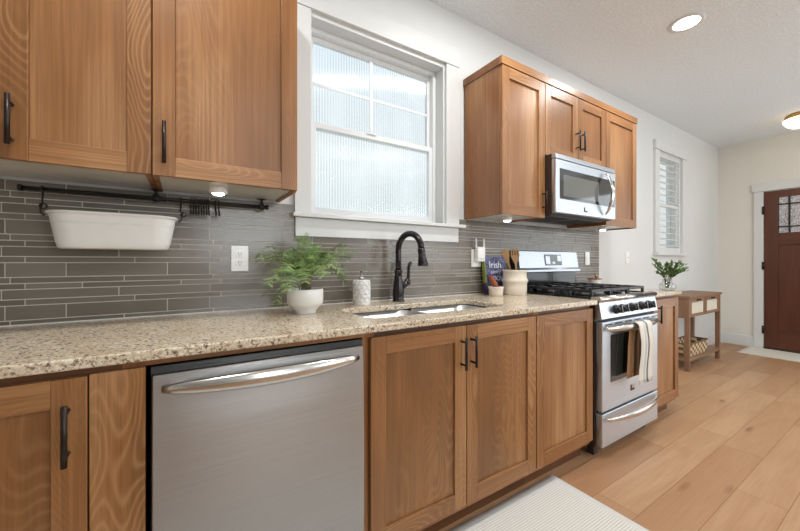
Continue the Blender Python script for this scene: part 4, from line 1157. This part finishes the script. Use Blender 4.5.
# crock with wooden tools
KX, KY = 1.866, -0.165
ck_ = MB().lathe(KX, KY, [(0.0, CT), (0.074, CT), (0.0765, CT + 0.003), (0.0775, CT + 0.05), (0.078, CT + 0.078), (0.0835, CT + 0.086), (0.0845, CT + 0.093), (0.0835, CT + 0.100), (0.077, CT + 0.108), (0.0755, CT + 0.130), (0.076, CT + 0.150), (0.079, CT + 0.155), (0.079, CT + 0.161), (0.076, CT + 0.163), (0.071, CT + 0.161), (0.069, CT + 0.15), (0.069, CT + 0.012), (0, CT + 0.010)], 44).build('utensil_crock', 'cream_ceramic', origin=(KX, KY, CT))
tag(ck_, 'cream stoneware crock with a raised band holding wooden tools', 'crock')
def paddle(name, p0, p1, hw, hl, slots, label):
    p0, p1 = Vector(p0), Vector(p1)
    ax = (p1 - p0).normalized(); fwd = Vector((0.75, 0.66, 0)).normalized()   # thin direction
    fwd = (fwd - ax * fwd.dot(ax)).normalized(); sd_ = ax.cross(fwd)
    b = MB(); L = (p1 - p0).length
    prof = [(0, 0.005), (L - hl - 0.06, 0.0055), (L - hl - 0.02, 0.007), (L - hl + 0.01, hw * 0.65), (L - hl * 0.55, hw), (L - hl * 0.25, hw * 1.0), (L - 0.006, hw * 0.72), (L, hw * 0.4)]
    def slab(lo, hi, w0, w1, off0=0.0, off1=0.0, th=0.003):
        P = []
        for (l, w_, o_) in ((lo, w0, off0), (hi, w1, off1)):
            for a, c in ((-1, -1), (1, -1), (1, 1), (-1, 1)): P.append(p0 + ax * l + sd_ * (o_ + a * w_) + fwd * (c * th))
        v = [b.bm.verts.new(p) for p in P]
        for q in ((3, 2, 1, 0), (4, 5, 6, 7), (0, 1, 5, 4), (1, 2, 6, 5), (2, 3, 7, 6), (3, 0, 4, 7)): b.face([v[i] for i in q])
    for (l0, w0), (l1, w1) in zip(prof, prof[1:]):
        if slots and l0 >= L - hl * 0.56 and l1 <= L - 0.005:
            k = 4
            for i in range(k):
                f_ = 0.68 / k
                slab(l0, l1, w0 * f_, w1 * f_, w0 * (-1 + (2 * i + 1) / k), w1 * (-1 + (2 * i + 1) / k))
        else: slab(l0, l1, w0, w1)
    bmesh.ops.remove_doubles(b.bm, verts=b.bm.verts, dist=0.00005)
    o = b.build(name, 'spoon_wood', origin=p0, bevel=0.0012)
    return tag(o, label, 'utensil', 'wooden tools in the crock')
paddle('wooden_spoon', (1.905, -0.150, CT + 0.014), (1.772, -0.160, 1.212), 0.022, 0.075, False, 'wooden spoon with a plain oval head standing in the cream crock')
paddle('slotted_turner', (1.885, -0.178, CT + 0.014), (1.858, -0.17, 1.222), 0.030, 0.085, True, 'slotted wooden turner standing in the cream crock')
# mortar and pestle
MX, MY = 1.703, -0.150
mo = MB().lathe(MX, MY, [(0.0, CT), (0.041, CT), (0.044, CT + 0.004), (0.0455, CT + 0.03), (0.0465, CT + 0.046), (0.0495, CT + 0.049), (0.0495, CT + 0.056), (0.047, CT + 0.058), (0.041, CT + 0.056), (0.038, CT + 0.035), (0.025, CT + 0.014), (0, CT + 0.010)], 36).build('mortar', 'cream_ceramic', origin=(MX, MY, CT))
tag(mo, 'small cream stoneware mortar on the counter in front of the cookbook', 'mortar')
pe = MB().tube([(1.722, -0.150, CT + 0.030), (1.714, -0.150, CT + 0.040), (1.690, -0.150, CT + 0.075), (1.662, -0.150, CT + 0.114), (1.656, -0.150, CT + 0.123), (1.653, -0.150, CT + 0.127)], [0.012, 0.018, 0.0185, 0.0145, 0.012, 0.006], 18).build('pestle', 'pestle_wood', origin=(1.722, -0.15, CT + 0.03))
tag(pe, 'reddish brown wooden pestle leaning in the cream mortar', 'pestle')
# jar behind the range
jr = thing('lidded_jar', (2.945, -0.115, CT), 'small white jar with flat dark lid on the counter behind the range', 'jar')
MB().lathe(2.945, -0.115, [(0.0, CT), (0.040, CT), (0.044, CT + 0.004), (0.045, CT + 0.06), (0.043, CT + 0.071), (0, CT + 0.071)], 28).build('body', 'white_ceramic', jr)
MB().lathe(2.945, -0.115, [(0.0, CT + 0.0712), (0.054, CT + 0.0712), (0.056, CT + 0.074), (0.054, CT + 0.078), (0, CT + 0.078)], 28).build('lid', 'pestle_wood', jr)
MB().lathe(2.958, -0.122, [(0.0, CT + 0.0782), (0.006, CT + 0.0782), (0.005, CT + 0.088), (0.010, CT + 0.096), (0.011, CT + 0.104), (0.007, CT + 0.111), (0, CT + 0.112)], 16).build('knob', 'brass', jr)

# vase with leafy stems
VX, VY = 3.112, -0.572
vs = MB().lathe(VX, VY, [(0.0000, CT), (0.0410, CT), (0.0492, CT + 0.010), (0.0537, CT + 0.026), (0.0508, CT + 0.044), (0.0394, CT + 0.058), (0.0295, CT + 0.066), (0.0279, CT + 0.075), (0.0328, CT + 0.083), (0.0312, CT + 0.0835), (0.0267, CT + 0.075), (0.0283, CT + 0.065), (0.0377, CT + 0.056), (0.0488, CT + 0.043), (0.0517, CT + 0.026), (0.0467, CT + 0.012), (0.0377, CT + 0.004), (0, CT + 0.004)], 36).build('glass_vase', 'vase_glass', origin=(VX, VY, CT))
tag(vs, 'squat clear glass vase on the short counter past the range', 'vase')
b = MB(); rn = random.Random(5)
base = Vector((VX, VY, CT + 0.02))
rt = Vector((math.cos(YAW), -math.sin(YAW), 0)); fw = Vector((math.sin(YAW), math.cos(YAW), 0))
def oval_leaf(p, d, nrm, L, m):
    d = d.normalized(); s_ = d.cross(nrm)
    if s_.length < 1e-3: s_ = d.cross(Vector((0.3, 0.5, 0.8)))
    s_.normalize(); n_ = s_.cross(d)
    W_ = L * 0.34
    c = [p + d * L * f_ + n_ * L * 0.12 * math.sin(PI * f_) for f_ in (0, 0.3, 0.65, 1.0)]
    l1, r1 = c[1] + s_ * W_ - n_ * W_ * .2, c[1] - s_ * W_ - n_ * W_ * .2
    l2, r2 = c[2] + s_ * W_ * 0.8 - n_ * W_ * .2, c[2] - s_ * W_ * 0.8 - n_ * W_ * .2
    V = [b.bm.verts.new(q) for q in (c[0], l1, c[1], r1, l2, c[2], r2, c[3])]
    for q in ((0, 2, 1), (0, 3, 2), (1, 2, 5, 4), (2, 3, 6, 5), (4, 5, 7), (5, 6, 7)): b.face([V[i] for i in q], m, True)
stems = [(-0.118, 0.0, 0.245), (-0.10, -0.03, 0.20), (-0.075, 0.05, 0.20), (-0.09, -0.06, 0.15), (-0.05, -0.05, 0.21), (-0.03, 0.06, 0.215), (0.0, -0.04, 0.22), (0.015, 0.03, 0.205), (0.04, -0.05, 0.21), (0.055, 0.04, 0.20), (0.08, -0.03, 0.205), (0.115, 0.02, 0.225), (0.12, -0.03, 0.17), (0.10, 0.05, 0.15), (0.07, -0.08, 0.15), (-0.06, 0.03, 0.13), (0.03, -0.09, 0.16), (-0.02, -0.08, 0.15), (0.13, 0.0, 0.20)]
for (a, f_, h_) in stems:
    tip = base + rt * (a + 0.006) + fw * f_ + Vector((0, 0, h_ * 0.9 - 0.005))
    P = bez(base + rt * a * 0.08 + fw * f_ * 0.08, base + rt * a * 0.15 + fw * f_ * 0.1 + Vector((0, 0, 0.09)), base + rt * a * 0.6 + fw * f_ * 0.6 + Vector((0, 0, h_ * 0.75)), tip, 12)
    b.tube(P, [0.0017 - 0.0008 * i / 12 for i in range(13)], 5, 2)
    for i in range(5, 13):
        T = (P[min(i + 1, 12)] - P[i - 1]).normalized()
        for s_ in range(3 if i < 12 else 1):
            dr_ = Vector((rn.uniform(-1, 1), rn.uniform(-1, 1), rn.uniform(-0.3, 0.9)))
            oval_leaf(P[i], dr_ * 0.9 + T * 0.7, Vector((rn.uniform(-.5, .5), rn.uniform(-.5, .5), 1)), rn.uniform(0.020, 0.031), 0 if rn.random() < 0.75 else 1)
lf = b.build('leafy_stems', ['euca', 'fern', 'stem'], origin=(VX, VY, CT + 0.02), fix=False)
tag(lf, 'bunch of dark green leafy stems standing in the glass vase', 'foliage')

# ================================================================== ENTRY FURNITURE
cn = thing('console_table', (4.82, -0.17, 0), 'narrow brown wood console table with two cane-front drawers against the wall', 'console table')
cx0, cx1, cy0, cy1 = 4.375, 5.315, -0.308, -0.03
MB().box(cx0 - 0.012, cx1 + 0.012, cy0 - 0.012, cy1 + 0.004, 0.752, 0.778).build('tabletop', 'console_h', cn, bevel=0.003)
lt = 0.040
for xx in (cx0, cx1 - lt):
    for yy in (cy0, cy1 - lt): MB().box(xx, xx + lt, yy, yy + lt, 0.0, 0.7515).build('leg', 'console_v', cn, bevel=0.002)
b = MB()
b.box(cx0 + lt, cx1 - lt, cy1 - 0.022, cy1 - 0.004, 0.548, 0.7515, 0)
b.box(cx0 + 0.004, cx0 + 0.02, cy0 + lt, cy1 - lt, 0.548, 0.7515, 0).box(cx1 - 0.02, cx1 - 0.004, cy0 + lt, cy1 - lt, 0.548, 0.7515, 0)
b.box(cx0 + lt, cx1 - lt, cy0 + 0.022, cy1 - 0.022, 0.548, 0.556, 0)
b.build('apron', 'console_h', cn, bevel=0.001)
MB().box(cx0 + 0.004, cx1 - 0.004, cy0 - 0.004, cy1 - 0.004, 0.104, 0.132).build('shelf', 'console_h', cn, bevel=0.002)
xm = (cx0 + cx1) / 2
for (a, c) in ((cx0 + lt + 0.003, xm - 0.002), (xm + 0.002, cx1 - lt - 0.003)):
    b = MB(); z0, z1 = 0.557, 0.749; f_ = 0.040
    b.box(a, a + f_, cy0 + 0.002, cy0 + 0.020, z0, z1, 1).box(c - f_, c, cy0 + 0.002, cy0 + 0.020, z0, z1, 1)
    b.box(a + f_, c - f_, cy0 + 0.002, cy0 + 0.020, z0, z0 + 0.032, 0).box(a + f_, c - f_, cy0 + 0.002, cy0 + 0.020, z1 - 0.042, z1, 0)
    d_ = b.build('drawer', ['console_h', 'console_v'], cn, bevel=0.001)
    MB().box(a + f_, c - f_, cy0 + 0.009, cy0 + 0.015, z0 + 0.032, z1 - 0.042).build('cane_panel', 'cane', d_)
    MB().box((a + c) / 2 - 0.05, (a + c) / 2 + 0.05, cy0 - 0.010, cy0 + 0.002, z1 - 0.026, z1 - 0.014).build('pull', 'bronze', d_, bevel=0.002)
# woven basket
bx0, bx1, by0, by1, bz0, bz1 = 4.44, 4.98, -0.290, -0.085, 0.1326, 0.272
b = MB()
b.box(bx0 + 0.02, bx1 - 0.02, by0 + 0.02, by1 - 0.02, bz0, bz0 + 0.008, 1)
per = [((bx0, by0), (bx1, by0)), ((bx1, by0), (bx1, by1)), ((bx1, by1), (bx0, by1)), ((bx0, by1), (bx0, by0))]
rows = 4; rh = (bz1 - bz0 - 0.014) / rows
for (p, q) in per:
    L = math.dist(p, q); k = max(4, int(L / 0.046)); nx_, ny_ = (q[1] - p[1]) / L, -(q[0] - p[0]) / L
    for r_ in range(rows):
        for i in range(k):
            o_ = 0.004 if (i + r_) % 2 else -0.004
            fl_ = 0.88 + 0.12 * (r_ / rows)
            c0 = ((bx0 + bx1) / 2, (by0 + by1) / 2)
            def PT(t, dn, z_):
                x_ = p[0] + (q[0] - p[0]) * t + nx_ * dn; y_ = p[1] + (q[1] - p[1]) * t + ny_ * dn
                g_ = 0.92 + 0.08 * (z_ - bz0) / (bz1 - bz0)
                return (c0[0] + (x_ - c0[0]) * g_, c0[1] + (y_ - c0[1]) * g_, z_)
            za, zb_ = bz0 + r_ * rh + 0.001, bz0 + (r_ + 1) * rh - 0.001
            t0, t1 = (i + 0.04) / k, (i + 0.96) / k; tm = (t0 + t1) / 2
            V = [b.bm.verts.new(PT(t, dn, z_)) for z_ in (za, zb_) for (t, dn) in ((t0, -0.004), (tm, o_ + 0.001), (t1, -0.004), (t1, -0.008), (tm, -0.010), (t0, -0.008))]
            m_ = 0 if (i + r_) % 2 else 1
            for j in range(6): b.face([V[j], V[(j + 1) % 6], V[6 + (j + 1) % 6], V[6 + j]], m_, False)
            b.face([V[j] for j in range(6)], m_); b.face([V[6 + j] for j in range(6)], m_)
b.tube([(bx0 + 0.006, by0 + 0.006, bz1 - 0.008), (bx1 - 0.006, by0 + 0.006, bz1 - 0.008), (bx1 - 0.006, by1 - 0.006, bz1 - 0.008), (bx0 + 0.006, by1 - 0.006, bz1 - 0.008)], 0.009, 8, 1, True)
tag(b.build('storage_basket', ['basket_light', 'basket_dark'], origin=((bx0 + bx1) / 2, -0.18, bz0)), 'two-tone woven rattan basket on the lower shelf of the console table', 'basket')

# rugs
def rug(name, x0, x1, y0, y1, th, mats, edge, label, cat, seed):
    b = MB(); nx_, ny_ = 60, 30; rn_ = random.Random(seed)
    G = []
    for j in range(ny_ + 1):
        row = []
        for i in range(nx_ + 1):
            x = x0 + (x1 - x0) * i / nx_; y = y0 + (y1 - y0) * j / ny_
            wv = mnoise.noise(Vector((x * 1.6 + seed, y * 1.6, 0)))
            edge_d = min(x - x0, x1 - x, y - y0, y1 - y)
            if edge_d < 1e-6:
                if j in (0, ny_): y += 0.004 * mnoise.noise(Vector((x * 5, seed, y)))
            row.append((x, y, th + 0.0012 * wv if edge_d > 0.004 else th * 0.8))
        G.append(row)
    V = [[b.bm.verts.new(p) for p in r] for r in G]; B_ = [[b.bm.verts.new((p[0], p[1], 0.0008)) for p in r] for r in G]
    for j in range(ny_):
        for i in range(nx_):
            x, y = G[j][i][:2]
            m_ = 1 if (x - x0 < edge or x1 - x < edge + (x1 - x0) / nx_ or y - y0 < edge or y1 - y < edge + (y1 - y0) / ny_ * 0.9) and edge > 0 else 0
            b.face([V[j][i], V[j][i + 1], V[j + 1][i + 1], V[j + 1][i]], m_, True)
            b.face([B_[j][i], B_[j + 1][i], B_[j + 1][i + 1], B_[j][i + 1]], m_)
    for i in range(nx_):
        b.face([V[0][i + 1], V[0][i], B_[0][i], B_[0][i + 1]], 1 if edge else 0); b.face([V[-1][i], V[-1][i + 1], B_[-1][i + 1], B_[-1][i]], 1 if edge else 0)
    for j in range(ny_):
        b.face([V[j][0], V[j + 1][0], B_[j + 1][0], B_[j][0]], 1 if edge else 0); b.face([V[j + 1][-1], V[j][-1], B_[j][-1], B_[j + 1][-1]], 1 if edge else 0)
    return tag(b.build(name, mats, origin=((x0 + x1) / 2, (y0 + y1) / 2, 0)), label, cat)
rug('runner_rug', -0.72, 1.645, -1.37, -0.585, 0.009, ['rug', 'rug_edge'], 0.03, 'cream ribbed runner rug on the floor before the sink cabinets', 'rug', 3)
rug('door_mat', 5.86, 6.365, -1.48, -0.325, 0.010, ['mat', 'mat'], 0.0, 'pale rectangular mat on the floor at the front door', 'mat', 8)

# ================================================================== CEILING LIGHTS
for i, (lx, ly) in enumerate(CANS):
    t = thing('recessed_light', (lx, ly, H), 'round recessed ceiling light lit in the textured ceiling above the range side' if i == 0 else 'unseen lit recessed ceiling light, added for fill', 'light', 'recessed ceiling lights' if i == 0 else 'unseen recessed ceiling lights added for fill')
    MB().lathe(lx, ly, [(0.074, H - 0.0005), (0.100, H - 0.0005), (0.099, H - 0.004), (0.082, H - 0.009), (0.074, H - 0.006)], 40, caps=False).build('trim_ring', 'trim', t)
    MB().lathe(lx, ly, [(0.0, H - 0.0022), (0.0735, H - 0.0022), (0.0735, H - 0.001), (0, H - 0.001)], 32).build('lens', 'lens', t)
    l = bpy.data.lights.new('can_lamp', 'AREA'); l.shape = 'DISK'; l.size = 0.14; l.energy = CAN_POWER; l.color = (0.98, 0.985, 0.97)
    o = bpy.data.objects.new('can_lamp', l); col.objects.link(o); o.parent = t; o.location = (0, 0, -0.013)
dl = thing('flush_mount_light', (5.70, -0.90, H), 'lit frosted dome ceiling light with brass rim near the front door', 'light')
MB().lathe(5.70, -0.90, [(0.0, H - 0.0005), (0.140, H - 0.0005), (0.150, H - 0.012), (0.150, H - 0.045), (0.140, H - 0.05), (0.0, H - 0.05)], 40).build('brass_rim', 'brass', dl)
MB().lathe(5.70, -0.90, [(0.163, H - 0.0505), (0.160, H - 0.075), (0.140, H - 0.105), (0.105, H - 0.128), (0.06, H - 0.140), (0.0, H - 0.144)], 40).build('glass_dome', 'dome', dl)
